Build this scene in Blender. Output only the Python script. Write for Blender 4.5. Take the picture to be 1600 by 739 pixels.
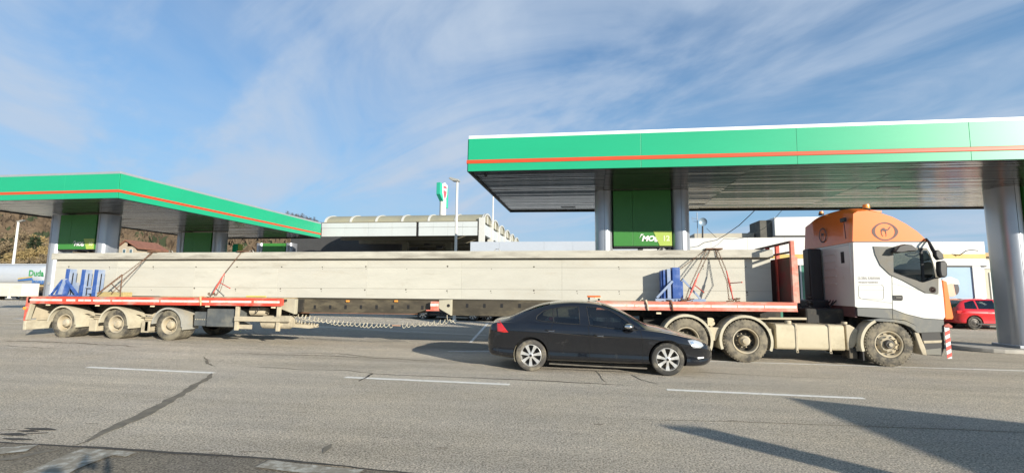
import bpy, bmesh, math, random
from math import sin, cos, pi, radians
from mathutils import Vector, Matrix, Euler
random.seed(7)
for o in list(bpy.data.objects): bpy.data.objects.remove(o)
S = bpy.context.scene
COL = S.collection
# ---------------------------------------------------------------- camera
H = 1.70
F = 740.0
def _n(v): return v.normalized()
YD = _n(Vector((910-800, -(453-369.5), F)))
XD = -Vector((-4200-800, -(405-369.5), F)); XD = _n(XD - XD.dot(YD)*YD)
ZD = YD.cross(XD)
if ZD.y < 0: ZD = -ZD
R3 = Matrix((XD, YD, ZD))                       # camera (right, up, forward) -> world
def ray(u, v): return R3 @ Vector((u-800, -(v-369.5), F))
def W(u, v, Y):                                 # point of the plane at distance Y seen at (u, v): returns x, z
    d = ray(u, v); t = Y/d.y
    return (t*d.x, H+t*d.z)
def G(u, v, z=0):
    d = ray(u, v); t = (z-H)/d.z
    return (t*d.x, t*d.y)
cam = bpy.data.cameras.new('camera'); co = bpy.data.objects.new('camera', cam); COL.objects.link(co)
cm = Matrix.Identity(4)
for i, c in enumerate((R3 @ Vector((1,0,0)), R3 @ Vector((0,1,0)), -(R3 @ Vector((0,0,1))))):
    for j in range(3): cm[j][i] = c[j]
cm[0][3], cm[1][3], cm[2][3] = 0, 0, H
co.matrix_world = cm
cam.sensor_width = 36; cam.lens = 36*F/1600; cam.clip_start = .05; cam.clip_end = 6000
S.camera = co
S.render.resolution_x = 1024; S.render.resolution_y = 472
# ---------------------------------------------------------------- light
SUND = Vector((-.7236, .6387, -.2615)).normalized()
sl = bpy.data.lights.new('sun', 'SUN'); so = bpy.data.objects.new('sun', sl); COL.objects.link(so)
sl.energy = 5.0; sl.angle = radians(.5); sl.color = (1, .93, .80)
so.rotation_euler = SUND.to_track_quat('-Z', 'Y').to_euler()
wd = bpy.data.worlds.new('World'); S.world = wd; wd.use_nodes = True
nt = wd.node_tree; N = nt.nodes; L = nt.links
bg = N['Background']; bg.inputs['Strength'].default_value = .072
sky = N.new('ShaderNodeTexSky'); sky.sky_type = 'NISHITA'; sky.sun_disc = False
sky.sun_elevation = radians(15.2); sky.sun_rotation = math.atan2(.7175, -.6406)
sky.air_density = 1.0; sky.dust_density = .25; sky.ozone_density = 2.5
tc = N.new('ShaderNodeTexCoord')
def wn(t, **k):
    n = N.new(t)
    for a, b in k.items():
        if a in n.inputs: n.inputs[a].default_value = b
        else: setattr(n, a, b)
    return n
sep = wn('ShaderNodeSeparateXYZ'); L.new(tc.outputs['Generated'], sep.inputs[0])
zz = wn('ShaderNodeMath', operation='MAXIMUM'); L.new(sep.outputs['Z'], zz.inputs[0]); zz.inputs[1].default_value = 0
za = wn('ShaderNodeMath', operation='ADD'); L.new(zz.outputs[0], za.inputs[0]); za.inputs[1].default_value = .16
dx = wn('ShaderNodeMath', operation='DIVIDE'); L.new(sep.outputs['X'], dx.inputs[0]); L.new(za.outputs[0], dx.inputs[1])
dy = wn('ShaderNodeMath', operation='DIVIDE'); L.new(sep.outputs['Y'], dy.inputs[0]); L.new(za.outputs[0], dy.inputs[1])
cmb = wn('ShaderNodeCombineXYZ'); L.new(dx.outputs[0], cmb.inputs[0]); L.new(dy.outputs[0], cmb.inputs[1])
def cloud_layer(rot, scale, ns, det, lo, hi, seed, dist=.6):
    r = wn('ShaderNodeVectorRotate', rotation_type='Z_AXIS'); r.inputs['Angle'].default_value = radians(rot)
    m = wn('ShaderNodeMapping'); L.new(cmb.outputs[0], r.inputs['Vector']); L.new(r.outputs[0], m.inputs[0])
    m.inputs['Scale'].default_value = scale; m.inputs['Location'].default_value = seed
    n = wn('ShaderNodeTexNoise'); L.new(m.outputs[0], n.inputs['Vector'])
    n.inputs['Scale'].default_value = ns; n.inputs['Detail'].default_value = det
    n.inputs['Roughness'].default_value = .56; n.inputs['Distortion'].default_value = dist
    q = wn('ShaderNodeMapRange', interpolation_type='SMOOTHSTEP'); L.new(n.outputs[0], q.inputs[0])
    q.inputs[1].default_value = lo; q.inputs[2].default_value = hi
    return q
CL = [cloud_layer(-140, (.45, 1.1, 1), 1.2, 9, .43, .66, (8., 53.3, 0), 1.0),
      cloud_layer(-118, (.6, .8, 1), .8, 6, .32, .66, (45.3, 7.2, 0), .5)]
s1 = wn('ShaderNodeMath', operation='MULTIPLY'); L.new(CL[0].outputs[0], s1.inputs[0]); s1.inputs[1].default_value = .60
s2 = wn('ShaderNodeMath', operation='MULTIPLY'); L.new(CL[1].outputs[0], s2.inputs[0]); s2.inputs[1].default_value = .50
s3 = wn('ShaderNodeMath', operation='ADD', use_clamp=True); L.new(s1.outputs[0], s3.inputs[0]); L.new(s2.outputs[0], s3.inputs[1])
# thin milky veil towards the horizon
hz = wn('ShaderNodeMapRange'); L.new(zz.outputs[0], hz.inputs[0])
hz.inputs[1].default_value = 0; hz.inputs[2].default_value = .45; hz.inputs[3].default_value = .92; hz.inputs[4].default_value = .08
tint = wn('ShaderNodeMix', data_type='RGBA', blend_type='MULTIPLY'); tint.inputs['Factor'].default_value = 1
L.new(sky.outputs[0], tint.inputs[6]); tint.inputs[7].default_value = (.80, 1.33, 1.62, 1)
vl = wn('ShaderNodeMix', data_type='RGBA'); L.new(hz.outputs[0], vl.inputs['Factor'])
L.new(tint.outputs[2], vl.inputs[6]); vl.inputs[7].default_value = (2.95, 4.55, 6.4, 1)
mx = wn('ShaderNodeMix', data_type='RGBA'); L.new(s3.outputs[0], mx.inputs['Factor'])
L.new(vl.outputs[2], mx.inputs[6]); mx.inputs[7].default_value = (4.8, 5.75, 7.1, 1)
L.new(mx.outputs[2], bg.inputs['Color'])
S.view_settings.view_transform = 'Standard'; S.view_settings.look = 'None'
S.view_settings.exposure = 0.6; S.view_settings.gamma = 1
# ---------------------------------------------------------------- materials
MATS = {}
def mat(name, c, r=.6, m=0, var=.12, vs=2.5, bump=0, bs=60, dust=None, da=.5, ds=1.3, coat=0, streak=None, spec=.5, zdust=None):
    if name in MATS: return MATS[name]
    M = bpy.data.materials.new(name); M.use_nodes = True
    n = M.node_tree.nodes; l = M.node_tree.links; b = n['Principled BSDF']
    t = n.new('ShaderNodeTexCoord')
    mp = n.new('ShaderNodeMapping'); l.new(t.outputs['Object'], mp.inputs[0])
    if streak: mp.inputs['Scale'].default_value = streak
    no = n.new('ShaderNodeTexNoise'); no.inputs['Scale'].default_value = vs; no.inputs['Detail'].default_value = 6
    no.inputs['Roughness'].default_value = .65
    l.new(mp.outputs[0], no.inputs['Vector'])
    mr = n.new('ShaderNodeMapRange'); l.new(no.outputs[0], mr.inputs[0])
    mr.inputs[1].default_value = .3; mr.inputs[2].default_value = .7
    mr.inputs[3].default_value = 1-var; mr.inputs[4].default_value = 1+var
    mu = n.new('ShaderNodeVectorMath'); mu.operation = 'SCALE'; mu.inputs[0].default_value = c[:3]
    l.new(mr.outputs[0], mu.inputs['Scale'])
    out = mu.outputs[0]
    b.inputs['Roughness'].default_value = r; b.inputs['Metallic'].default_value = m
    b.inputs['Specular IOR Level'].default_value = spec
    if dust:
        n2 = n.new('ShaderNodeTexNoise'); n2.inputs['Scale'].default_value = ds; n2.inputs['Detail'].default_value = 9
        n2.inputs['Roughness'].default_value = .72; l.new(mp.outputs[0], n2.inputs['Vector'])
        q = n.new('ShaderNodeMapRange'); l.new(n2.outputs[0], q.inputs[0]); q.interpolation_type = 'SMOOTHSTEP'
        q.inputs[1].default_value = .62-.42*da; q.inputs[2].default_value = .86-.42*da
        fac = q.outputs[0]
        if zdust:
            sp = n.new('ShaderNodeSeparateXYZ'); l.new(t.outputs['Object'], sp.inputs[0])
            g = n.new('ShaderNodeMapRange'); l.new(sp.outputs['Z'], g.inputs[0])
            g.inputs[1].default_value = zdust[0]; g.inputs[2].default_value = zdust[1]
            g.inputs[3].default_value = 1; g.inputs[4].default_value = 0
            mm = n.new('ShaderNodeMath'); mm.operation = 'MULTIPLY'; l.new(fac, mm.inputs[0]); l.new(g.outputs[0], mm.inputs[1]); fac = mm.outputs[0]
        mi = n.new('ShaderNodeMix'); mi.data_type = 'RGBA'; l.new(fac, mi.inputs['Factor'])
        l.new(out, mi.inputs[6]); mi.inputs[7].default_value = (*dust, 1); out = mi.outputs[2]
        rr = n.new('ShaderNodeMapRange'); l.new(fac, rr.inputs[0]); rr.inputs[3].default_value = r; rr.inputs[4].default_value = .9
        l.new(rr.outputs[0], b.inputs['Roughness'])
        if m:
            r2 = n.new('ShaderNodeMapRange'); l.new(fac, r2.inputs[0]); r2.inputs[3].default_value = m; r2.inputs[4].default_value = 0
            l.new(r2.outputs[0], b.inputs['Metallic'])
    l.new(out, b.inputs['Base Color'])
    b.inputs['Coat Weight'].default_value = coat; b.inputs['Coat Roughness'].default_value = .04
    if bump:
        nb = n.new('ShaderNodeTexNoise'); nb.inputs['Scale'].default_value = bs; nb.inputs['Detail'].default_value = 5
        l.new(mp.outputs[0], nb.inputs['Vector'])
        bu = n.new('ShaderNodeBump'); bu.inputs['Strength'].default_value = bump; bu.inputs['Distance'].default_value = .02
        l.new(nb.outputs[0], bu.inputs['Height']); l.new(bu.outputs[0], b.inputs['Normal'])
    MATS[name] = M
    return M
def glass(name, tint, refl=.06, r=.02):
    if name in MATS: return MATS[name]
    M = bpy.data.materials.new(name); M.use_nodes = True
    n = M.node_tree.nodes; l = M.node_tree.links; n.remove(n['Principled BSDF']); o = n['Material Output']
    tr = n.new('ShaderNodeBsdfTransparent'); tr.inputs[0].default_value = (*tint, 1)
    gl = n.new('ShaderNodeBsdfGlossy'); gl.inputs['Roughness'].default_value = r
    fr = n.new('ShaderNodeFresnel'); fr.inputs[0].default_value = 1.5
    ad = n.new('ShaderNodeMath'); ad.operation = 'ADD'; ad.use_clamp = True; l.new(fr.outputs[0], ad.inputs[0]); ad.inputs[1].default_value = refl
    mx_ = n.new('ShaderNodeMixShader'); l.new(ad.outputs[0], mx_.inputs[0]); l.new(tr.outputs[0], mx_.inputs[1]); l.new(gl.outputs[0], mx_.inputs[2])
    l.new(mx_.outputs[0], o.inputs[0]); MATS[name] = M
    return M
DUST = (.40, .335, .225)
def asphalt(name, base, warm, spk=.5, dark=0):
    M = bpy.data.materials.new(name); M.use_nodes = True
    n = M.node_tree.nodes; l = M.node_tree.links; b = n['Principled BSDF']
    t = n.new('ShaderNodeTexCoord')
    def noise(sc, det, rough=.6, scale=(1,1,1)):
        mp = n.new('ShaderNodeMapping'); mp.inputs['Scale'].default_value = scale; l.new(t.outputs['Object'], mp.inputs[0])
        k = n.new('ShaderNodeTexNoise'); k.inputs['Scale'].default_value = sc; k.inputs['Detail'].default_value = det
        k.inputs['Roughness'].default_value = rough; l.new(mp.outputs[0], k.inputs['Vector']); return k.outputs[0]
    def rng(x, a, b_, c, d, st=False):
        k = n.new('ShaderNodeMapRange'); l.new(x, k.inputs[0])
        for i, v in enumerate((a, b_, c, d)): k.inputs[i+1].default_value = v
        if st: k.interpolation_type = 'SMOOTHSTEP'
        return k.outputs[0]
    def mul(a, b_):
        k = n.new('ShaderNodeMath'); k.operation = 'MULTIPLY'; l.new(a, k.inputs[0]); l.new(b_, k.inputs[1]); return k.outputs[0]
    blot = rng(noise(.35, 6, .6, (.6, 1.2, 1)), .3, .7, .86, 1.13)
    strk = rng(noise(1.1, 5, .6, (.12, 1.6, 1)), .3, .7, .87, 1.12)
    med = rng(noise(7, 6, .7), .3, .72, .9, 1.1)
    fine = rng(noise(48, 5, .85), .36, .64, 1-spk, 1+spk)
    vo = n.new('ShaderNodeTexVoronoi'); vo.inputs['Scale'].default_value = 42; l.new(t.outputs['Object'], vo.inputs['Vector'])
    pits = rng(vo.outputs['Distance'], .10, .5, .55, 1.2)
    spots = rng(noise(2.6, 9, .75, (.7, 1, 1)), .27, .33, .55, 1, True)
    f = mul(mul(mul(blot, strk), mul(med, fine)), mul(pits, spots))
    mu = n.new('ShaderNodeVectorMath'); mu.operation = 'SCALE'; l.new(f, mu.inputs['Scale'])
    hue = n.new('ShaderNodeMix'); hue.data_type = 'RGBA'; hue.inputs[6].default_value = (*base, 1); hue.inputs[7].default_value = (*warm, 1)
    l.new(rng(noise(.5, 5), .35, .65, 0, 1), hue.inputs['Factor']); l.new(hue.outputs[2], mu.inputs[0])
    l.new(mu.outputs[0], b.inputs['Base Color']); b.inputs['Roughness'].default_value = .93
    b.inputs['Specular IOR Level'].default_value = .25
    bu = n.new('ShaderNodeBump'); bu.inputs['Strength'].default_value = .8; bu.inputs['Distance'].default_value = .010
    l.new(mul(fine, pits), bu.inputs['Height']); l.new(bu.outputs[0], b.inputs['Normal'])
    MATS[name] = M; return M
asp = asphalt('asphalt', (.425, .385, .325), (.465, .41, .325), .8)
asp2 = asphalt('old_asphalt', (.20, .18, .15), (.24, .21, .16), .7)
tar = mat('tar', (.055, .048, .038), .8, var=.4, vs=9)
tarsoft = mat('wet_patch', (.165, .14, .10), .7, var=.35, vs=6)
linep = mat('road_paint', (.82, .79, .72), .7, var=.12, vs=8, dust=(.40, .37, .31), da=.30, ds=7)
lineworn = mat('worn_road_paint', (.52, .50, .43), .7, var=.15, vs=8, dust=(.24, .21, .16), da=.72, ds=7)
conc = mat('concrete', (.475, .46, .40), .88, var=.06, vs=1.6, bump=.25, bs=25, dust=(.44, .41, .34), da=.25, ds=1.1, streak=(.5, 1, 2.2))
concf = mat('flange_concrete', (.45, .43, .365), .9, var=.12, vs=3, bump=.3, bs=25, dust=(.27, .25, .21), da=.42, ds=1.6, streak=(.4, 1, 3))
kerbm = mat('kerb_concrete', (.42, .40, .36), .9, var=.15, bump=.2)
green = mat('fascia_green', (.011, .36, .18), .4, var=.05, vs=.7, streak=(.3, 1, 1))
orange_s = mat('stripe_orange', (.76, .072, .02), .45, var=.05)
flash = mat('white_flashing', (.75, .76, .76), .45, var=.04)
flashg = mat('grey_flashing', (.42, .44, .46), .4, m=.4, var=.05)
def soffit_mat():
    M = mat('soffit_metal', (.135, .125, .105), .19, m=.8, var=.7, vs=1.6, streak=(.12, 3.2, 1), bump=.12, bs=1.6)  # streaks in the colour stand in for the strips' uneven reflections
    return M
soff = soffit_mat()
silver = mat('silver_cladding', (.43, .45, .49), .30, m=.6, var=.05, vs=1)
pgreen = mat('panel_green', (.045, .21, .04), .4, var=.06, vs=1.5)
pyell = mat('panel_lime', (.38, .50, .10), .4, var=.05)
white = mat('white_paint', (.74, .74, .72), .5, var=.05, vs=1.2)
signw = mat('sign_white', (.80, .80, .80), .5, var=.02)
black = mat('black_plastic', (.018, .018, .02), .45, var=.2)
dark = mat('dark_void', (.012, .012, .013), .8, var=.2)
# ---------------------------------------------------------------- mesh builder
class MB:
    def __init__(s): s.v = []; s.f = []
    def add(s, vs, fs):
        k = len(s.v); s.v += [tuple(p) for p in vs]; s.f += [tuple(i+k for i in f) for f in fs]; return s
    def box(s, x0, x1, y0, y1, z0, z1):
        return s.add([(x0,y0,z0),(x1,y0,z0),(x1,y1,z0),(x0,y1,z0),(x0,y0,z1),(x1,y0,z1),(x1,y1,z1),(x0,y1,z1)],
                     [(0,3,2,1),(4,5,6,7),(0,1,5,4),(1,2,6,5),(2,3,7,6),(3,0,4,7)])
    def prism(s, prof, y0, y1):                  # profile in x, z extruded along y
        n = len(prof)
        a = sum(prof[i][0]*prof[(i+1) % n][1]-prof[(i+1) % n][0]*prof[i][1] for i in range(n))
        if a < 0: prof = prof[::-1]
        v = [(x, y0, z) for x, z in prof]+[(x, y1, z) for x, z in prof]
        return s.add(v, [tuple(range(n)), tuple(range(2*n-1, n-1, -1))]+[((i+1) % n, i, i+n, (i+1) % n+n) for i in range(n)])
    def plan(s, prof, z0, z1):                   # profile in x, y extruded along z
        n = len(prof)
        a = sum(prof[i][0]*prof[(i+1) % n][1]-prof[(i+1) % n][0]*prof[i][1] for i in range(n))
        if a < 0: prof = prof[::-1]
        v = [(x, y, z0) for x, y in prof]+[(x, y, z1) for x, y in prof]
        return s.add(v, [tuple(range(n-1, -1, -1)), tuple(range(n, 2*n))]+[(i, (i+1) % n, (i+1) % n+n, i+n) for i in range(n)])
    def cross(s, prof, x0, x1):                  # profile in y, z extruded along x
        n = len(prof)
        a = sum(prof[i][0]*prof[(i+1) % n][1]-prof[(i+1) % n][0]*prof[i][1] for i in range(n))
        if a < 0: prof = prof[::-1]
        v = [(x0, y, z) for y, z in prof]+[(x1, y, z) for y, z in prof]
        return s.add(v, [tuple(range(n-1, -1, -1)), tuple(range(n, 2*n))]+[(i, (i+1) % n, (i+1) % n+n, i+n) for i in range(n)])
    def tube(s, pts, r, seg=8, cap=True):
        pts = [Vector(p) for p in pts]; n = len(pts); rs = r if isinstance(r, (list, tuple)) else [r]*n
        k = len(s.v); up = None
        for i, p in enumerate(pts):
            d = (pts[min(i+1, n-1)]-pts[max(i-1, 0)])
            if d.length < 1e-9: d = Vector((0,0,1))
            d.normalize()
            if up is None: up = Vector((0,0,1)) if abs(d.z) < .9 else Vector((1,0,0))
            a = d.cross(up)
            if a.length < 1e-4: a = d.cross(Vector((0,1,0)))
            a.normalize(); b = d.cross(a); up = -b if False else up
            for j in range(seg):
                t = 2*pi*j/seg; q = p+rs[i]*(cos(t)*a+sin(t)*b); s.v.append(tuple(q))
        for i in range(n-1):
            for j in range(seg):
                j2 = (j+1) % seg
                s.f.append((k+i*seg+j, k+i*seg+j2, k+(i+1)*seg+j2, k+(i+1)*seg+j))
        if cap:
            s.f.append(tuple(k+j for j in range(seg))[::-1]); s.f.append(tuple(k+(n-1)*seg+j for j in range(seg)))
        return s
    def bar(s, a, b, w, h=None):                 # square bar between two points
        h = h or w; a = Vector(a); b = Vector(b); d = (b-a).normalized()
        up = Vector((0,1,0)) if abs(d.y) < .9 else Vector((0,0,1))
        p = d.cross(up).normalized(); q = d.cross(p)
        v = [e+sx*w/2*p+sy*h/2*q for e in (a, b) for sx, sy in ((-1,-1),(1,-1),(1,1),(-1,1))]
        return s.add(v, [(3,2,1,0),(4,5,6,7),(0,1,5,4),(1,2,6,5),(2,3,7,6),(3,0,4,7)])
    def lathe(s, prof, c, axis='y', seg=32, a0=0, a1=2*pi):   # prof: (radius, offset along axis)
        k = len(s.v); full = abs(a1-a0-2*pi) < 1e-6; m = seg if full else seg+1
        for i in range(m):
            t = a0+(a1-a0)*i/seg
            for r, o in prof:
                if axis == 'y': s.v.append((c[0]+r*cos(t), c[1]+o, c[2]+r*sin(t)))
                elif axis == 'x': s.v.append((c[0]+o, c[1]+r*cos(t), c[2]+r*sin(t)))
                else: s.v.append((c[0]+r*cos(t), c[1]+r*sin(t), c[2]+o))
        n = len(prof)
        for i in range(seg):
            i2 = (i+1) % m
            for j in range(n-1):
                f = (k+i*n+j, k+i2*n+j, k+i2*n+j+1, k+i*n+j+1)
                s.f.append(f)
        return s
    def sphere(s, c, r, seg=12, rings=8):
        rx, ry, rz = r if isinstance(r, tuple) else (r, r, r)
        k = len(s.v)
        for i in range(rings+1):
            a = pi*i/rings
            for j in range(seg):
                t = 2*pi*j/seg; s.v.append((c[0]+rx*sin(a)*cos(t), c[1]+ry*sin(a)*sin(t), c[2]+rz*cos(a)))
        for i in range(rings):
            for j in range(seg):
                j2 = (j+1) % seg; s.f.append((k+i*seg+j, k+(i+1)*seg+j, k+(i+1)*seg+j2, k+i*seg+j2))
        return s
    def build(s, name, m, parent=None, smooth=False, bevel=0, seg=2, fix=False):
        me = bpy.data.meshes.new(name); me.from_pydata(s.v, [], s.f); me.update()
        if fix or smooth:
            b = bmesh.new(); b.from_mesh(me); bmesh.ops.remove_doubles(b, verts=b.verts, dist=1e-5)
            bmesh.ops.recalc_face_normals(b, faces=b.faces); b.to_mesh(me); b.free()
        return link(name, me, m, parent, smooth, bevel, seg)
def link(name, me, m, parent=None, smooth=False, bevel=0, seg=2):
    o = bpy.data.objects.new(name, me); COL.objects.link(o)
    if m: me.materials.clear(); me.materials.append(m)
    if parent: o.parent = parent
    if smooth:
        me.shade_smooth()
        try: me.set_sharp_from_angle(angle=radians(38))
        except Exception: pass
    if bevel:
        b = o.modifiers.new('bevel', 'BEVEL'); b.width = bevel; b.segments = seg; b.limit_method = 'ANGLE'; b.angle_limit = radians(40)
        b.harden_normals = False
    return o
def B(name, m, parent, *a, bevel=0): return MB().box(*a).build(name, m, parent, bevel=bevel)
def tag(o, label=None, cat=None, group=None, kind=None):
    if label: o['label'] = label
    if cat: o['category'] = cat
    if group: o['group'] = group
    if kind: o['kind'] = kind
    return o
def thing(name, label, cat, loc=(0,0,0), rot=(0,0,0), group=None):
    o = bpy.data.objects.new(name, None); COL.objects.link(o); o.location = loc; o.rotation_euler = rot
    o.empty_display_size = .3
    return tag(o, label, cat, group)
def copy_tree(o, parent=None):
    c = o.copy(); COL.objects.link(c); c.parent = parent
    for ch in o.children: copy_tree(ch, c)
    return c
def text(name, s, size, m, parent, loc, rot=(pi/2,0,0), ext=.003, shear=0, bold=0, sx=1, align='LEFT'):
    cu = bpy.data.curves.new(name, 'FONT'); cu.body = s; cu.size = size; cu.extrude = ext; cu.shear = shear; cu.offset = bold
    cu.align_x = align; cu.resolution_u = 3
    t = bpy.data.objects.new(name, cu); COL.objects.link(t); bpy.context.view_layer.update()
    dg = bpy.context.evaluated_depsgraph_get(); me = bpy.data.meshes.new_from_object(t.evaluated_get(dg))
    bpy.data.objects.remove(t); bpy.data.curves.remove(cu)
    for v in me.vertices: v.co.x *= sx
    o = link(name, me, m, parent); o.location = loc; o.rotation_euler = rot
    return o
def bake(o):
    bpy.context.view_layer.update(); dg = bpy.context.evaluated_depsgraph_get()
    me = bpy.data.meshes.new_from_object(o.evaluated_get(dg)); o.modifiers.clear(); o.data = me; return o
def interp(tab, x):
    if x <= tab[0][0]: return tab[0][1]
    for i in range(len(tab)-1):
        if x <= tab[i+1][0]:
            x0, y0 = tab[i]; x1, y1 = tab[i+1]; t = (x-x0)/(x1-x0)
            m0 = (y1-tab[i-1][1])/(x1-tab[i-1][0]) if i > 0 else (y1-y0)/(x1-x0)
            m1 = (tab[i+2][1]-y0)/(tab[i+2][0]-x0) if i+2 < len(tab) else (y1-y0)/(x1-x0)
            h = x1-x0; t2 = t*t; t3 = t2*t
            return (2*t3-3*t2+1)*y0+(t3-2*t2+t)*h*m0+(-2*t3+3*t2)*y1+(t3-t2)*h*m1
    return tab[-1][1]
def lin(tab, x):
    if x <= tab[0][0]: return tab[0][1]
    for (x0, y0), (x1, y1) in zip(tab, tab[1:]):
        if x <= x1: return y0+(y1-y0)*(x-x0)/(x1-x0)
    return tab[-1][1]
def sstep(a, b, x):
    t = max(0, min(1, (x-a)/(b-a))); return t*t*(3-2*t)
# ---------------------------------------------------------------- ground
def gz(x, y): return .105*sstep(-5, -12.5, x)*sstep(9.3, 12.2, y)*(1-sstep(30, 60, y))
def frange(a, b, n): return [a+(b-a)*i/n for i in range(n+1)]
def ground():
    xs = [-2500, -800, -300, -120, -60]+frange(-40, 26, 132)+[60, 120, 300, 800, 2500]
    ys = [-2500, -500, -60]+frange(-10, 40, 100)+[60, 120, 300, 800, 2500]
    m = MB(); nx = len(xs)
    m.v = [(x, y, gz(x, y)) for y in ys for x in xs]
    m.f = [(j*nx+i, j*nx+i+1, (j+1)*nx+i+1, (j+1)*nx+i) for j in range(len(ys)-1) for i in range(nx-1)]
    o = m.build('ground', asp, smooth=True); tag(o, kind='structure'); return o
ground()
def strip(name, pts, w, m, dz=.004, jag=0, taper=0):    # a flat ribbon lying on the ground through the points
    mb = MB(); P = [Vector((x, y, 0)) for x, y in pts]; out = []
    for a, b in zip(P, P[1:]):
        n = max(1, int((b-a).length/.12)) if jag else max(1, int((b-a).length/1.0))
        out += [a.lerp(b, i/n) for i in range(n)]
    out.append(P[-1]); n = len(out); k = 0; off = 0; wf = 1
    for i, p in enumerate(out):
        d = (out[min(i+1, n-1)]-out[max(i-1, 0)]).normalized(); q = Vector((-d.y, d.x, 0))
        off = off*.8+random.uniform(-jag, jag) if 0 < i < n-1 else 0
        wf = max(.6, min(1.35, (wf+random.uniform(-.22, .22)*(1 if jag else 0)))); ww = w*wf
        if taper: ww *= min(1, (min(i, n-1-i)+.3)/(n*taper))
        for s_ in (-1, 1):
            c = p+q*(off+s_*ww/2); mb.v.append((c.x, c.y, gz(c.x, c.y)+dz))
        if i: mb.f.append((k, k+2, k+3, k+1)); k += 2
    return tag(mb.build(name, m), kind='structure')
for (a, b) in (((140, 573), (337, 582)), ((540, 589), (797, 600)), ((1043, 610), (1358, 625))):
    p, q = G(*a), G(*b); strip('lane_line', [(p[0], 8.74), (q[0], 8.66)], .135, linep)
strip('edge_line', [(3.0, 12.44), (30, 12.26)], .13, linep)
for (a, b) in (((454, 512), (640, 519)), ((640, 518), (760, 524)), ((700, 549), (770, 549)), ((0, 508), (33, 509))):
    strip('bay_line', [G(*a), G(*b)], .10, linep)
strip('bay_line', [G(735, 535), G(762, 505)], .10, linep)
def crack(pts, w=.03, m=tar, jag=.02, dz=.005, taper=.15): return strip('crack', [G(*p) for p in pts], w, m, dz, jag, taper)
crack([(380, 572), (470, 577), (540, 578), (582, 583), (620, 586), (760, 591), (862, 596), (1000, 603)], .035)
crack([(340, 553), (400, 555), (500, 556), (580, 559), (640, 562), (715, 565)], .05, tarsoft, .03)
crack([(582, 583), (560, 596)], .05)
crack([(930, 579), (938, 590), (950, 598)], .025, tarsoft); crack([(985, 585), (1005, 593), (1030, 600)], .02)
crack([(1070, 580), (1150, 585), (1240, 589), (1330, 592)], .03, tarsoft, .02)
crack([(1000, 655), (1130, 658), (1290, 664), (1450, 669), (1600, 675)], .012, tarsoft, .006, taper=.02)
crack([(0, 537), (60, 539), (120, 541), (220, 547)], .06, tarsoft, .04)
crack([(0, 543), (100, 548)], .03, tarsoft, .04); crack([(120, 530), (300, 541), (330, 541)], .03, tarsoft, .04)
crack([(450, 553), (520, 553), (585, 557)], .05, tarsoft, .05)
# tarry repair that wanders from the lane line down to the pavement seam
strip('tar_repair', [G(*p) for p in ((330, 583), (322, 593), (300, 607), (272, 622), (240, 640), (205, 657), (160, 678), (112, 697))], .13, tarsoft, .006, .03, .12)
strip('tar_repair', [G(*p) for p in ((318, 558), (326, 567), (336, 573))], .05, tarsoft, .006, .03, .3)
strip('tar_repair', [G(*p) for p in ((505, 708), (512, 700), (518, 694))], .07, tarsoft, .006, .02, .5)
for a, b, w in (((0, 678), (40, 680), .10), ((5, 685), (50, 687), .13), ((28, 673), (60, 674), .06), ((38, 669), (88, 672), .07), ((40, 678), (75, 676), .05), ((0, 672), (25, 671), .04)):
    strip('oil_stain', [G(*a), G(*b)], w, tar, .006, .02, .3)
for (u, v) in ((262, 603), (132, 607), (122, 620), (370, 671), (312, 703), (327, 708), (334, 709), (390, 706), (468, 644), (374, 706), (135, 662), (350, 711), (728, 615), (680, 700), (895, 678), (928, 663), (595, 684), (1138, 657), (1070, 588), (760, 541)):
    p = G(u, v); strip('oil_stain', [p, (p[0]+.12*random.uniform(.6, 1.3), p[1]+.02)], .035, tar, .006, .004, .4)
# older pavement beyond the seam at the photographer's feet
def pave():
    A = [G(-40, 689), G(60, 695), G(210, 704), G(420, 718), G(560, 733), G(700, 745), G(900, 765), G(1300, 800)]
    mb = MB(); n = len(A)
    mb.v = [(x, y, .004) for x, y in [(-60, A[0][1]+.1)]+A+[(60, A[-1][1]-.5)]]
    k = len(mb.v); mb.v += [(x, -30, .004) for x, y, z in mb.v[:k]]
    mb.f = [(i+k, i+1+k, i+1, i) for i in range(k-1)]
    tag(mb.build('pavement', asp2), kind='structure')
    strip('pavement_seam', [(-30, A[0][1]+.05)]+A, .05, tar, .008, .012)
    strip('dirt_patch', [G(*p) for p in ((-20, 722), (20, 716), (60, 708), (95, 703))], .16, tarsoft, .009, .03, .3)
pave()
CM = .012
for a, b, w in (((60, 745), (150, 709), .38), ((120, 706), (205, 712), .13), ((410, 726), (560, 742), .22), ((-60, 712), (50, 702), .22)):
    CM += .002; strip('crossing_mark', [G(*a), G(*b)], w, lineworn, CM, .01)
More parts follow.
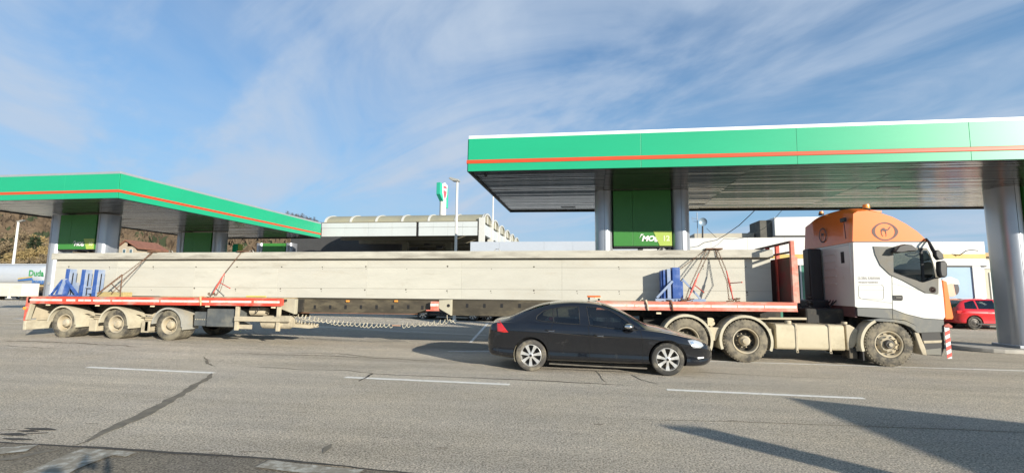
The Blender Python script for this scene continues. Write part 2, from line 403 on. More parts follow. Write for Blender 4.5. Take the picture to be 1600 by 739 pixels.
# ---------------------------------------------------------------- petrol station canopies
def canopy(name, label, x0, x1, y0, y1, z0, joints_x, joints_y, top, loc=(0,0,0), rot=(0,0,0)):
    t = thing(name, label, 'canopy', loc, rot); g = .003
    def faces(axis, c, js, sgn):
        for a, b in zip(js, js[1:]):
            for (za, zb, m_, pr, nm) in ((z0+.335, z0+.97, green, .03, 'fascia_panel'), (z0, z0+.225, green, .03, 'fascia_panel')):
                q = (a+g, b-g, c, c+sgn*pr, za, zb) if axis == 'x' else (c, c+sgn*pr, a+g, b-g, za, zb)
                if sgn < 0: q = (q[0], q[1], q[3], q[2], q[4], q[5]) if axis == 'x' else (q[1], q[0], *q[2:])
                B(nm, m_, t, *q, bevel=.004)
    faces('x', y0, joints_x, -1)
    if joints_y: faces('y', x1 if joints_y[0] else x0, joints_y[1], 1 if joints_y[0] else -1)
    # stripe and flashing run round the edge
    e = .045
    MB().box(x0-e, x1+e, y0-e, y1+e, z0+.228, z0+.332).build('stripe', orange_s, t, bevel=.012)
    MB().box(x0-.01, x1+.01, y0-.01, y1+.01, z0+.972, z0+1.07).build('flashing', top, t, bevel=.01)
    MB().box(x0+.03, x1-.03, y0+.03, y1-.03, z0+.06, z0+.96).build('roof_deck', dark, t)
    # soffit: long reflective strips, each very slightly out of true, with open joints
    mb = MB(); n = int((y1-y0-.1)/.24); w = (y1-y0-.1)/n; rnd = random.Random(3)
    for i in range(n):
        ya = y0+.05+i*w; xx = x0+.05
        while xx < x1-.06:
            xb = min(x1-.05, xx+3.9); k = 8; tl = rnd.uniform(-.004, .004); z = z0+.028+rnd.uniform(-.002, .002)
            base = len(mb.v)
            for j in range(k+1):
                x = xx+(xb-xx)*j/k; dz_ = rnd.uniform(-.0022, .0022)
                mb.v += [(x, ya+.006, z+dz_-tl), (x, ya+w-.006, z+dz_+tl), (x, ya+.006, z0+.06), (x, ya+w-.006, z0+.06)]
            for j in range(k):
                q = base+4*j
                mb.f += [(q, q+1, q+5, q+4), (q, q+4, q+6, q+2), (q+1, q+3, q+7, q+5)]
            xx = xb+.01
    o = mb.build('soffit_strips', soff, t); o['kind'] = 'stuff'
    MB().box(x0, x1, y0, y0+.05, z0-.002, z0+.06).box(x0, x1, y1-.05, y1, z0-.03, z0+.06).box(x0, x0+.05, y0+.05, y1-.05, z0-.02, z0+.06).box(x1-.05, x1, y0+.05, y1-.05, z0-.02, z0+.06).build('edge_trim', black, t)
    return t
RX, RY = -3.28, 13.2
jx = [0, 4.9, 8.85, 12.8, 16.8, 20.8, 24.8]
tR = canopy('station_canopy', 'green edged flat canopy with orange stripe and white top, over the truck', 0, 24.8, 0, 7.25, 0, jx, (False, [0, 3.6, 7.25]), flash,
            loc=(RX, RY, 5.1), rot=(0, radians(.62), radians(-1.1)))
rc = tR
for px_, py_ in ((2.3, 6.3), (7.3, 5.9), (12.5, 3.2)):
    MB().box(px_, px_+.6, py_, py_+.2, .012, .03).build('ceiling_lamp', flashg, tR, bevel=.01)
MB().lathe([(0, -.09), (.045, -.08), (.05, 0)], (.45, .35, 0), 'z', 12).build('camera_dome', black, tR, True)
LXr, LY = -17.95, 15.8
tL = canopy('station_canopy', 'green edged canopy with orange stripe and grey top, running back on the left', -9.0, 0, 0, 14.5, 0, [-9.0, -6, -2.5, 0], (True, [0, 2.9, 5.8, 8.7, 11.6, 14.5]), flashg,
            loc=(LXr, LY, 5.1), rot=(0, 0, 0))
def support(x, y, num, label, xw=3.22, top=5.09, pz=3.24):
    t = thing('canopy_support', label, 'pillar', (x, y, 0), group='pillar pairs under the canopies')
    w = .60; dpt = .95
    for cx in (w/2, xw-w/2):
        prof = []
        for i in range(13):
            a = pi+pi*i/12; prof.append((cx+w/2*cos(a), dpt*.32+.30*sin(a)))
        for i in range(13):
            a = pi*i/12; prof.append((cx+w/2*cos(a), dpt*.7+.30*sin(a)))
        c = MB().plan(prof, .12, top).build('column', silver, t, True)
        MB().box(cx-.004, cx+.004, .0, .008, .12, top).build('seam', dark, c)
        MB().box(cx-w/2-.02, cx+w/2+.02, -.02, dpt+.02, .12, .2).build('base_plate', silver, t, bevel=.01)
    x0, x1 = w+.01, xw-w-.01
    MB().box(x0, x0+.635, .10, .80, pz, top-.02).build('sign_panel', pgreen, t, bevel=.004)
    MB().box(x0+.641, x1, .10, .80, pz, top-.02).build('sign_panel', pgreen, t, bevel=.004)
    MB().box(x0, x1, .12, .78, pz-.045, pz-.003).build('panel_frame', black, t)
    for xa in (x0+.85, x0+1.5, x1-.12): MB().box(xa, xa+.12, .2, .7, pz-.12, pz-.045).build('bracket', black, t)
    MB().prism([(x1-.60, pz+.50), (x1-.002, pz+.50), (x1-.002, pz+.004), (x1-.40, pz+.004)], .088, .098).build('corner_patch', pyell, t)
    lg = text('logo', 'MOL', .24, signw, t, (x0+1.00-.08, .094, pz+.17), shear=.25, bold=.012, sx=1.05)
    for (a, b, c_, d) in (((x0+.84, pz+.24), (x0+.90, pz+.40), (x0+1.0, pz+.40), (x0+.90, pz+.34)), ((x0+1.42, pz+.14), (x0+1.5, pz+.28), (x0+1.40, pz+.20), (x0+1.33, pz+.14))):
        MB().prism([a, b, c_, d], .090, .097).build('swash', signw, t)
    text('number', num, .24, mat('pale_print', (.72, .78, .5), .5, var=.02), t, (x1-.31, .084, pz+.17), bold=.006)
    MB().box(.40, .50, -.012, .03, 1.72, 1.84).build('label_plate', mat('label_grey', (.35,.35,.34), .5), t, bevel=.003)
    # island under the pair
    pr = []
    for i in range(13): a = pi/2+pi*i/12; pr.append((-.45+.9*cos(a), .5+.9*sin(a)))
    for i in range(13): a = -pi/2+pi*i/12; pr.append((xw+.45+.9*cos(a), .5+.9*sin(a)))
    MB().plan(pr, 0, .12).build('island', kerbm, t, bevel=.02)
    return t
support(.453, 16.2, '12', 'silver pillar pair with green number 12 sign panel behind the concrete beam', xw=3.12, pz=3.185)
support(12.66, 16.15, '14', 'silver pillar pair at the right edge beside the red car', top=4.97, pz=3.15)
support(-25.62, 19.2, '10', 'frontmost silver pillar pair under the left canopy, with sign panel above the blue frames', xw=3.25, pz=3.41)
support(-25.45, 26.3, '8', 'middle pillar pair under the left canopy, in shade', xw=3.1)
support(-25.2, 33.4, '6', 'rearmost pillar pair under the left canopy, next to the white gate roof', xw=3.1)
# ---------------------------------------------------------------- shared builders for vehicles
def rebase(t, loc):
    t.location = loc
    for ch in t.children: ch.location = ch.location-Vector(loc)
    return t
def skew(mb, k):
    mb.v = [(x, y, z+k*x) for x, y, z in mb.v]; return mb
def inpoly(x, z, P):
    c = False; n = len(P)
    for i in range(n):
        x1, z1 = P[i]; x2, z2 = P[(i+1) % n]
        if (z1 > z) != (z2 > z) and x < (x2-x1)*(z-z1)/(z2-z1)+x1: c = not c
    return c
def cut_poly(bm, P, test):                       # cut the outline P (x, z) into the faces that pass test; returns the faces inside
    n = len(P)
    xs = [p[0] for p in P]; zs = [p[1] for p in P]
    for i in range(n):
        a, b = P[i], P[(i+1) % n]; dx_, dz_ = b[0]-a[0], b[1]-a[1]
        if abs(dx_)+abs(dz_) < 1e-6: continue
        fs = [f for f in bm.faces if test(f) and max(v.co.x for v in f.verts) > min(xs)-1e-4 and min(v.co.x for v in f.verts) < max(xs)+1e-4
              and max(v.co.z for v in f.verts) > min(zs)-1e-4 and min(v.co.z for v in f.verts) < max(zs)+1e-4]
        geo = set(fs)
        for f in fs: geo.update(f.edges); geo.update(f.verts)
        bmesh.ops.bisect_plane(bm, geom=list(geo), dist=1e-5, plane_co=(a[0], 0, a[1]), plane_no=(dz_, 0, -dx_))
    return [f for f in bm.faces if test(f) and inpoly(f.calc_center_median().x, f.calc_center_median().z, P)]
def split_off(bm, faces, name, m, parent, smooth=True, thick=0, push=0, nrm=1):
    me = bpy.data.meshes.new(name); idx = {}; vs = []; fs = []
    for f in faces:
        q = []
        for v in f.verts:
            if v not in idx: idx[v] = len(vs); vs.append(tuple(v.co))
            q.append(idx[v])
        fs.append(q)
    me.from_pydata(vs, [], fs); me.update()
    bmesh.ops.delete(bm, geom=faces, context='FACES')
    o = link(name, me, m, parent, smooth)
    if thick:
        s_ = o.modifiers.new('solidify', 'SOLIDIFY'); s_.thickness = thick
    return o
def barrel(name, prof, yc, hw, m, parent, holes=(), nst=12, caps=True, skip=()):
    # prof: (x, z, pull_x, drop_z); the middle bulges out from the side outline by pull_x / drop_z
    n = len(prof); v = []; f = []
    ts = [-1+2*i/nst for i in range(nst+1)]; ts = [math.copysign(abs(t)**.55, t) for t in ts]
    for t in ts:
        a = 1-abs(t)**3.2
        for x, z, px_, dz_ in prof: v.append((x+px_*a, yc+hw*t, z+dz_*a))
    for i in range(nst):
        for j in range(n):
            if j in skip and 0 < i < nst-1: continue
            f.append((i*n+j, i*n+(j+1) % n, (i+1)*n+(j+1) % n, (i+1)*n+j))
    if caps: f += [tuple(range(n))[::-1], tuple(range(nst*n, nst*n+n))]
    me = bpy.data.meshes.new(name); me.from_pydata(v, [], f); me.update()
    bm = bmesh.new(); bm.from_mesh(me); bmesh.ops.recalc_face_normals(bm, faces=bm.faces)
    for P in holes:
        fs = cut_poly(bm, P, lambda q: abs(q.normal.y) > .8)
        bmesh.ops.delete(bm, geom=fs, context='FACES')
    bm.to_mesh(me); bm.free()
    return link(name, me, m, parent, True)
dustw = mat('dusty_tyre', (.05, .047, .042), .85, var=.25, vs=9, dust=(.23, .20, .145), da=.62, ds=3, bump=.3, bs=40)
duskt = mat('dusty_trailer_tyre', (.05, .047, .042), .85, var=.25, vs=9, dust=(.22, .195, .14), da=.58, ds=3, bump=.3, bs=40)
dustyrim = mat('dusty_rim', (.40, .36, .28), .8, var=.15, vs=6, dust=DUST, da=.6, ds=4)
dustmetal = mat('dusty_metal', (.46, .40, .29), .8, var=.12, vs=3, dust=(.30, .26, .19), da=.35, ds=2, bump=.1)
tankm = mat('dusty_tank', (.50, .44, .31), .62, var=.07, vs=1.4, dust=(.36, .31, .21), da=.35, ds=.9)
fendm = mat('dusty_fender', (.49, .45, .34), .8, var=.10, vs=3, dust=(.35, .31, .23), da=.4, ds=1.6)
greyfen = mat('grey_fender', (.33, .325, .29), .75, var=.12, vs=3, dust=DUST, da=.4)
chass = mat('chassis_black', (.02, .019, .017), .7, var=.3, dust=(.12, .10, .07), da=.4, ds=2)
red = mat('trailer_red', (.62, .075, .045), .55, var=.14, vs=2.2, dust=(.42, .28, .22), da=.38, ds=3, streak=(.5, 1, 1))
redl = mat('trailer_red_faded', (.64, .15, .10), .6, var=.12, vs=2.2, dust=(.52, .36, .29), da=.50, ds=3, streak=(.5, 1, 1))
redd = mat('headboard_shaded_red', (.20, .035, .028), .7, var=.25, vs=2, dust=(.12, .07, .05), da=.5)  # panel faces away from the sun; that shade is put into the red
tape = mat('reflective_white', (.74, .68, .60), .45, var=.08, vs=6, dust=(.60, .42, .34), da=.38, ds=6)
deckw = mat('deck_timber', (.36, .28, .17), .85, var=.3, vs=5, streak=(1, .3, 1))
woodb = mat('timber_block', (.42, .33, .15), .8, var=.25, vs=6, streak=(.4, 2, 3))
steel = mat('spine_steel', (.062, .052, .036), .6, m=.1, var=.35, vs=2.5, dust=(.15, .125, .08), da=.42, ds=1.3, streak=(.5, 1, 1.5))
gusset = mat('gusset_grey', (.40, .37, .28), .7, var=.12, vs=2, dust=DUST, da=.3)
rust = mat('rusty_chain', (.16, .085, .05), .75, m=.2, var=.35, vs=20)
redt = mat('tensioner_red', (.50, .085, .06), .6, var=.2, vs=12)
blue = mat('frame_blue', (.028, .085, .30), .5, var=.12, vs=4, dust=(.14, .20, .40), da=.35, ds=4)
bluel = mat('frame_blue_grey', (.23, .30, .44), .55, var=.12, vs=4, dust=(.36, .38, .42), da=.4, ds=4)
coilm = mat('coil_hose', (.55, .50, .38), .6, var=.15)
amber = mat('amber_lens', (.85, .33, .06), .3, var=.05)
cream = mat('marker_lens', (.75, .60, .42), .4, var=.05)
def wheel(parent, c, R, wid, kind, side=1, tm=None, name='wheel'):
    # side=1: the outer face looks towards -y; offsets run inwards
    s = side; y0 = c[1]; tm = tm or dustw
    rr = R*.60
    P = [(rr, .03), (rr+.015, .005), (R*.74, -.006), (R*.90, .002), (R*.965, .02), (R-.004, .05)]
    nr = 5; gw = (wid-.10)/nr
    for i in range(nr):
        a = .05+i*gw; P += [(R, a+.004), (R, a+gw-.022), (R-.014, a+gw-.018), (R-.014, a+gw-.004)]
    P += [(R-.004, wid-.05), (R*.965, wid-.02), (R*.9, wid), (R*.74, wid+.004), (rr, wid-.03)]
    P = [(r, s*o) for r, o in P]
    t = MB().lathe(P, c, 'y', 48)
    # raised sidewall lettering bands and tread blocks on the shoulder
    for i in range(44):
        a = 2*pi*i/44
        for r0 in (R-.012,):
            q = Vector((cos(a), 0, sin(a))); p = Vector(c)+q*(r0)+Vector((0, s*.028, 0)); u_ = Vector((-sin(a), 0, cos(a)))
            vs = [p+u_*du*.015+q*dr+Vector((0, s*dy_, 0)) for du in (-1, 1) for dr in (-.012, .010) for dy_ in (-.012, .03)]
            t.add([tuple(v) for v in vs], [(0,1,3,2),(4,6,7,5),(0,4,5,1),(2,3,7,6),(0,2,6,4),(1,5,7,3)])
    for i in range(16):
        a0 = 2*pi*i/16+.05; w_ = .1 if i % 3 else .03
        t.lathe([(R*.80, -.002*s), (R*.80, -.011*s), (R*.865, -.009*s), (R*.865, 0)], c, 'y', 3, a0, a0+w_)
    W_ = t.build(name, tm, parent, True)
    if kind == 'front':
        pr = [(rr+.004, .028), (rr-.008, .012), (rr-.03, .02), (rr-.05, .055), (rr-.06, .085), (R*.42, .075), (R*.36, .03), (R*.30, .012), (R*.27, .012), (R*.26, .03), (.0, .03)]
        rm = MB().lathe([(r, s*o) for r, o in pr], c, 'y', 40).build('rim', dustyrim, W_, True)
        hb = MB().lathe([(.105, s*.03), (.10, -s*.03), (.085, -s*.045), (0, -s*.047)], c, 'y', 20).build('hub', mat('hub_dark', (.06,.055,.05), .6, dust=DUST, da=.4), W_, True)
        MB().lathe([(.045, -s*.045), (.045, -s*.07), (0, -s*.072)], c, 'y', 12).build('hub_cap', dustyrim, W_, True)
        for i in range(10):
            a = 2*pi*i/10+.1; ctr = (c[0]+R*.485*cos(a), c[1]+s*.07, c[2]+R*.485*sin(a))
            MB().lathe([(.026, -s*.012), (.0, -s*.013)], ctr, 'y', 12).build('hand_hole', dark, rm)
        nb = 10; rb = R*.335
    elif kind == 'dual':
        pr = [(rr+.004, .028), (rr-.008, .010), (rr-.03, .016), (rr-.045, .05), (rr-.05, .14), (rr-.065, .19), (R*.44, .215), (R*.34, .20), (R*.30, .185), (0, .185)]
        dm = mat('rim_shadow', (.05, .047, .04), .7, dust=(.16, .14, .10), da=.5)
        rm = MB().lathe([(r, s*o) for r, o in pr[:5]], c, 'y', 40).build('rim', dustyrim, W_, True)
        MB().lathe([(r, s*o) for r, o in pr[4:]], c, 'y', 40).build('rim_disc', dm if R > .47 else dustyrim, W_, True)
        hb = MB().lathe([(.125, s*.185), (.12, s*.06), (.09, s*.035), (.075, s*.03), (.07, s*.005), (0, 0)], c, 'y', 24).build('hub', dustyrim, W_, True)
        for i in range(8):
            a = 2*pi*i/8+.3; ctr = (c[0]+R*.46*cos(a), c[1]+s*.20, c[2]+R*.46*sin(a))
            MB().lathe([(.03, -s*.01), (0, -s*.011)], ctr, 'y', 10).build('hand_hole', dark, rm)
        nb = 10; rb = R*.325
    yb = {'front': .012, 'dual': .185}[kind]
    for i in range(nb):
        a = 2*pi*i/nb; ctr = (c[0]+rb*cos(a), c[1]+s*yb, c[2]+rb*sin(a))
        MB().lathe([(.017, 0), (.015, -s*.03), (0, -s*.032)], ctr, 'y', 6).build('wheel_nut', dustyrim, rm if True else None)
    return W_
def fender(parent, c, r, a0, a1, y0, y1, m, th=.018, name='fender', lip=.03):
    P = [(r, y0), (r-lip, y0), (r-lip, y0+.012), (r, y0+.02), (r, y1-.02), (r-lip, y1-.012), (r-lip, y1), (r+th, y1), (r+th, y0), (r, y0)]
    P = [(a, b-c[1]) for a, b in P]
    m_ = MB().lathe(P, c, 'y', 20, radians(a0), radians(a1))
    n = len(P); k = 0
    m_.f.append(tuple(range(n-1))); m_.f.append(tuple(20*n+i for i in range(n-1))[::-1])
    return m_.build(name, m, parent, True)
# ---------------------------------------------------------------- extendable trailer
T0, T1 = 12.45, 14.95
KS = .0045
def trailer():
    t = thing('flatbed_trailer', 'long extendable red flatbed trailer carrying a concrete beam', 'trailer')
    def rail(x0, x1, name, m, end=False):
        o = skew(MB().box(x0, x1, T0, T0+.10, 1.215, 1.412), KS).build(name, m, t, bevel=.012)
        skew(MB().box(x0, x1, T0-.012, T0+.02, 1.400, 1.424), KS).build('rail_lip', m, t)
        skew(MB().box(x0, x1, T0-.010, T0+.02, 1.203, 1.222), KS).build('rail_lip', m, t)
        return o
    for (x0, x1, m) in ((-17.0, -8.43, red), (.35, 5.14, redl)):
        rail(x0, x1, 'side_rail', m)
        skew(MB().box(x0, x1, T1-.1, T1, 1.215, 1.412), KS).build('side_rail', m, t, bevel=.012)
        dk = skew(MB().box(x0+.02, x1-.02, T0+.104, T1-.104, 1.33, 1.392), KS).build('deck_frame', chass, t)
        n = 12
        for i in range(n):
            ya = T0+.11+(T1-T0-.22)*i/n; yb = T0+.11+(T1-T0-.22)*(i+1)/n
            skew(MB().box(x0+.03, x1-.03, ya+.004, yb-.004, 1.394, 1.424+random.uniform(-.003, .003)), KS).build('plank', deckw, t)
    # reflective strips, broken and scuffed
    x = -16.93; rn = random.Random(5)
    segs = [(-16.93, -15.75), (-15.6, -15.28), (-15.17, -14.98), (-14.95, -14.72), (-14.65, -14.05)]
    x = -13.98
    while x < -8.6:
        w_ = rn.choice((1.3, .8, 1.6, .6)); segs.append((x, min(x+w_, -8.46))); x += w_+rn.choice((.03, .08, .05))
    x = .40
    while x < 5.0:
        w_ = rn.choice((.9, .6, 1.1)); segs.append((x, min(x+w_, 5.12))); x += w_+.02
    for a, b in segs:
        skew(MB().box(a, b, T0-.003, T0+.002, 1.287, 1.345), KS).build('reflective_strip', tape, t)
    # spine
    sy0, sy1 = 13.12, 14.28
    s = skew(MB().box(-8.9, -4.75, sy0, sy1, 1.005, 1.398), KS)
    s.add([(x, y, z+KS*x) for x, y, z in [(-4.75, sy0, 1.005), (-4.75, sy1, 1.005), (-4.75, sy1, 1.398), (-4.75, sy0, 1.398), (-3.9, sy0, 1.29), (-3.9, sy1, 1.29), (-3.9, sy1, 1.39), (-3.9, sy0, 1.39)]],
          [(0,4,5,1), (0,3,7,4), (1,5,6,2), (3,2,6,7)])
    s.build('spine_beam', steel, t, fix=True)
    skew(MB().box(-8.9, 1.0, sy0-.03, sy1+.03, 1.398, 1.414), KS).build('spine_flange', steel, t)
    skew(MB().box(-8.9, -4.75, sy0-.04, sy1+.04, .985, 1.005), KS).build('spine_flange', mat('spine_rust', (.20, .10, .06), .7, var=.3), t)
    for u in (492, 516, 540, 564, 588.5, 613.5, 638, 660):
        x, z = W(u, 479.5 if u < 650 else 480.5, sy0)
        MB().box(x-.035, x+.035, sy0-.006, sy0+.02, z-.055, z+.055).build('slot', dark, t)
    for u in (544, 619.5):
        x, z = W(u, 470, sy0); MB().box(x-.05, x+.05, sy0-.05, sy0-.004, z-.03, z+.02).build('marker_light', amber, t, bevel=.01)
    skew(MB().box(-3.62, 1.0, sy0-.02, sy1+.02, 1.0, 1.396), KS).build('spine_sleeve', steel, t)
    skew(MB().box(-3.62, 1.0, sy0-.06, sy1+.06, .975, .998), KS).build('spine_flange', steel, t)
    for u in (730, 757, 784, 812):
        x, z = W(u, 477.5, sy0-.02); MB().box(x-.035, x+.035, sy0-.027, sy0+.02, z-.055, z+.055).build('slot', dark, t)
    skew(MB().prism([(-3.98, 1.40), (-3.62, 1.415), (-3.62, .97), (-3.98, 1.17)], 12.95, 13.09), KS).build('gusset', gusset, t, bevel=.01)
    skew(MB().box(-4.22, -3.985, 12.94, 13.09, 1.13, 1.36), KS).build('marker_box', redl, t, bevel=.01)
    skew(MB().box(-4.22, -3.985, 12.935, 12.938, 1.23, 1.30), KS).build('reflective_strip', tape, t)
    skew(MB().box(-4.34, -3.98, 12.93, 13.09, 1.10, 1.128), KS).build('marker_ledge', redl, t)
    skew(MB().lathe([(.0, -.004), (.045, -.004)], (-3.70, 12.945, 1.25), 'y', 14), KS).build('gusset_hole', dark, t)
    skew(MB().prism([(-8.95, 1.425), (-8.19, 1.40), (-8.19, .965), (-8.95, 1.22)], 12.72, 12.86), KS).build('gusset', gusset, t, bevel=.01)
    skew(MB().box(-8.9, -8.15, 12.86, 14.5, 1.02, 1.39), KS).build('gooseneck_box', chass, t)
    # rear running gear
    MB().box(-17.0, -8.6, 13.25, 13.40, .78, 1.28).box(-17.0, -8.6, 14.0, 14.15, .78, 1.28).build('chassis_rails', chass, t)
    for x in frange(-16.6, -9, 9): skew(MB().box(x-.04, x+.04, T0+.12, T1-.12, 1.22, 1.325), KS).build('cross_member', chass, t)
    for (u, cx) in ((0, -15.78), (1, -13.95), (2, -12.13)):
        zc = gz(cx, 12.7)+.445
        wheel(t, (cx, 12.60, zc), .445, .56, 'dual', 1, duskt)
        wheel(t, (cx, 14.85, zc), .445, .56, 'dual', -1, duskt)
        MB().tube([(cx, 12.9, zc), (cx, 14.6, zc)], .07, 10).build('axle', chass, t)
        fm = fendm if u < 2 else greyfen
        fender(t, (cx, 12.6, zc), .505, -4, 176, 12.52, 13.12, fm)
        MB().box(cx+.505, cx+.53, 12.53, 13.12, zc-.12, zc-.02).build('fender_flap', fm, t)
        fender(t, (cx, 12.6, zc), .505, -4, 176, 14.30, 14.93, fm)
        if u < 2:
            MB().bar((cx+.5, 12.8, zc+.30), (cx+1.3, 12.8, zc+.26), .035).bar((cx+.6, 12.85, zc+.22), (cx+1.25, 12.9, zc+.2), .02).build('fender_stay', dustmetal, t)
            MB().box(cx+.72, cx+.98, 12.75, 13.3, zc-.25, zc+.10).box(cx+.62, cx+1.1, 12.95, 13.1, zc+.1, zc+.2).build('spring_hanger', dustmetal, t, bevel=.02)
            MB().lathe([(0, 0), (.09, .0), (.11, .05), (.11, .25), (0, .25)], (cx+.85, 13.05, zc+.22), 'y', 16).build('brake_chamber', dustmetal, t, True)
        else:
            MB().box(cx-.98, cx-.80, 12.75, 13.3, zc-.22, zc+.10).build('spring_hanger', dustmetal, t, bevel=.02)
    # tail: corner post, tail panel, flap across the back
    skew(MB().prism([(-17.06, 1.412), (-16.88, 1.412), (-17.0, .68), (-17.09, .68)], T0, T0+.10), KS).build('corner_post', red, t, bevel=.01)
    skew(MB().prism([(-16.90, 1.20), (-16.84, 1.20), (-16.96, .70), (-17.02, .70)], T0-.005, T0+.12), KS).build('corner_strip', gusset, t, bevel=.008)
    MB().lathe([(0, -.035), (.045, -.03), (.05, 0)], (-17.07, T0, .98), 'y', 12).build('side_lamp', amber, t, True)
    MB().box(-17.12, -17.02, T0+.11, T1-.02, .66, 1.15).build('tail_panel', dustmetal, t, bevel=.01)
    MB().box(-17.10, -17.0, T0+.02, T1-.02, .32, .62).build('bumper_plate', fendm, t, bevel=.015)
    MB().box(-17.01, -16.95, T0+.3, T1-.2, .60, .665).build('bumper_tube', dustmetal, t)
    MB().bar((-16.95, 12.9, .98), (-16.3, 12.8, 1.06), .04).build('air_pipe', black, t)
    for u, v in ((75, 475), (152, 476), (238, 477), (324, 477), (427, 479)):
        x, z = W(u, v, T0); MB().box(x-.06, x+.06, T0-.02, T0+.03, z-.045, z-.005).build('marker_light', cream, t, bevel=.01)
    x, z = W(1029, 488.5, T0); MB().box(x-.06, x+.06, T0-.02, T0+.03, z-.035, z+.01).build('marker_light', cream, t, bevel=.01)
    # tool boxes, side guard, spare tank
    MB().box(-10.92, -9.92, 12.62, 13.2, .535, 1.055).build('tool_box', mat('toolbox_grey', (.085, .095, .10), .6, var=.2, vs=5, dust=(.16, .16, .14), da=.45), t, bevel=.02)
    MB().box(-11.42, -10.93, 12.72, 13.2, .54, .955).build('tool_box', MATS['toolbox_grey'], t, bevel=.02)
    for x in frange(-11.36, -11.0, 5): MB().lathe([(0, -.012), (.014, -.01), (.016, 0)], (x, 12.72, .73), 'y', 8).build('bolt', dustmetal, t)
    for x in (-9.86, -8.56): MB().box(x-.05, x+.05, 12.50, 12.58, .46, 1.2).build('guard_post', dustmetal, t, bevel=.008)
    MB().box(-9.90, -8.18, 12.46, 12.495, .72, .86).build('guard_rail', dustmetal, t, bevel=.015)
    MB().box(-8.30, -8.14, 12.44, 12.50, .74, .90).build('guard_end', dustmetal, t, bevel=.01)
    MB().box(-9.86, -9.40, 12.56, 12.58, .50, .62).build('guard_plate', dustmetal, t)
    tk = MB().lathe([(0, 0), (.14, .01), (.185, .06), (.185, .88), (.14, .94), (0, .95)], (-9.2, 12.75, .70), 'x', 22).build('air_tank', dustmetal, t, True)
    MB().lathe([(0, 0), (.10, .01), (.13, .04), (.13, .5), (.10, .54), (0, .55)], (-9.75, 12.95, .99), 'x', 18).build('air_tank', dustmetal, t, True)
    MB().tube([(-9.3, 12.62, 1.2), (-9.25, 12.6, 1.05), (-9.35, 12.62, .93)], .012, 6).tube([(-11.2, 12.6, 1.2), (-11.0, 12.55, 1.08), (-10.7, 12.6, 1.13), (-10.55, 12.6, 1.2)], .01, 6).build('air_hose', black, t)
    MB().bar((-8.9, 13.2, .62), (-7.85, 13.2, .57), .10, .5).build('landing_pad', dustmetal, t)
    # spiral air and electric lines
    def coil(x0, z0, x1, z1, sag, n, r0, y, name):
        pts = []; N_ = n*10; ph_ = random.uniform(0, 6)
        for i in range(N_+1):
            s_ = i/N_; a = 2*pi*n*s_; x = x0+(x1-x0)*s_+.018*sin(s_*n*1.7+ph_); r = r0*(1+.22*sin(s_*n*.9+ph_)); z = z0+(z1-z0)*s_-sag*4*s_*(1-s_)
            pts.append((x+r*.3*sin(a), y+r*cos(a), z+r*sin(a)))
        return MB().tube(pts, .0085, 5).build(name, coilm, t, True)
    coil(-8.55, .93, -5.35, .655, .10, 25, .062, 13.0, 'coil_line')
    coil(-5.10, .65, -3.55, .83, .02, 10, .06, 13.0, 'coil_line')
    coil(-8.6, .80, -7.7, .62, .05, 9, .055, 13.1, 'coil_line')
    MB().tube([(-5.35, 13.0, .655), (-5.1, 13.0, .65)], .016, 6).build('coil_joint', mat('joint_orange', (.5, .3, .2), .6), t)
    MB().tube([(-3.75, 13.0, .97), (-3.74, 13.0, .84), (-3.6, 13.0, .82), (-3.5, 13.0, .74)], .009, 6).build('coil_tail', coilm, t)
    # gooseneck above the tractor frame
    skew(MB().box(.9, 5.0, 13.1, 14.3, 1.02, 1.385), KS).build('gooseneck', chass, t)
    # headboard
    hx = 5.10
    def hb(y0, y1, z0, z1, name, m, x0=hx-.04, x1=hx+.05): return MB().box(x0, x1, y0, y1, z0, z1).build(name, m, t, bevel=.008)
    hb(T0, T0+.10, 1.44, 2.95, 'headboard_post', redl); hb(13.35, 13.45, 1.44, 2.93, 'headboard_post', red)
    hb(14.0, 14.1, 1.44, 2.93, 'headboard_post', red); hb(T1-.1, T1, 1.44, 2.95, 'headboard_post', red)
    MB().box(hx+.052, hx+.11, T0+.02, T0+.06, 1.44, 2.55).build('headboard_brace', redl, t)
    hb(T0+.102, T1-.102, 2.905, 2.955, 'headboard_rail', mat('rail_dark', (.10,.05,.045), .6)); hb(T0+.102, T1-.102, 2.66, 2.70, 'headboard_rail', MATS['rail_dark'])
    for i in range(4):
        a, b = [(T0+.104, 13.345), (13.455, 13.995), (14.105, T1-.104)][min(i, 2)] if i < 3 else (0, 0)
        if b: MB().box(hx-.01, hx+.02, a, b, 1.44, 2.56).build('headboard_panel', redd, t)
    return rebase(t, (-8, 13.7, 0))
trailer()
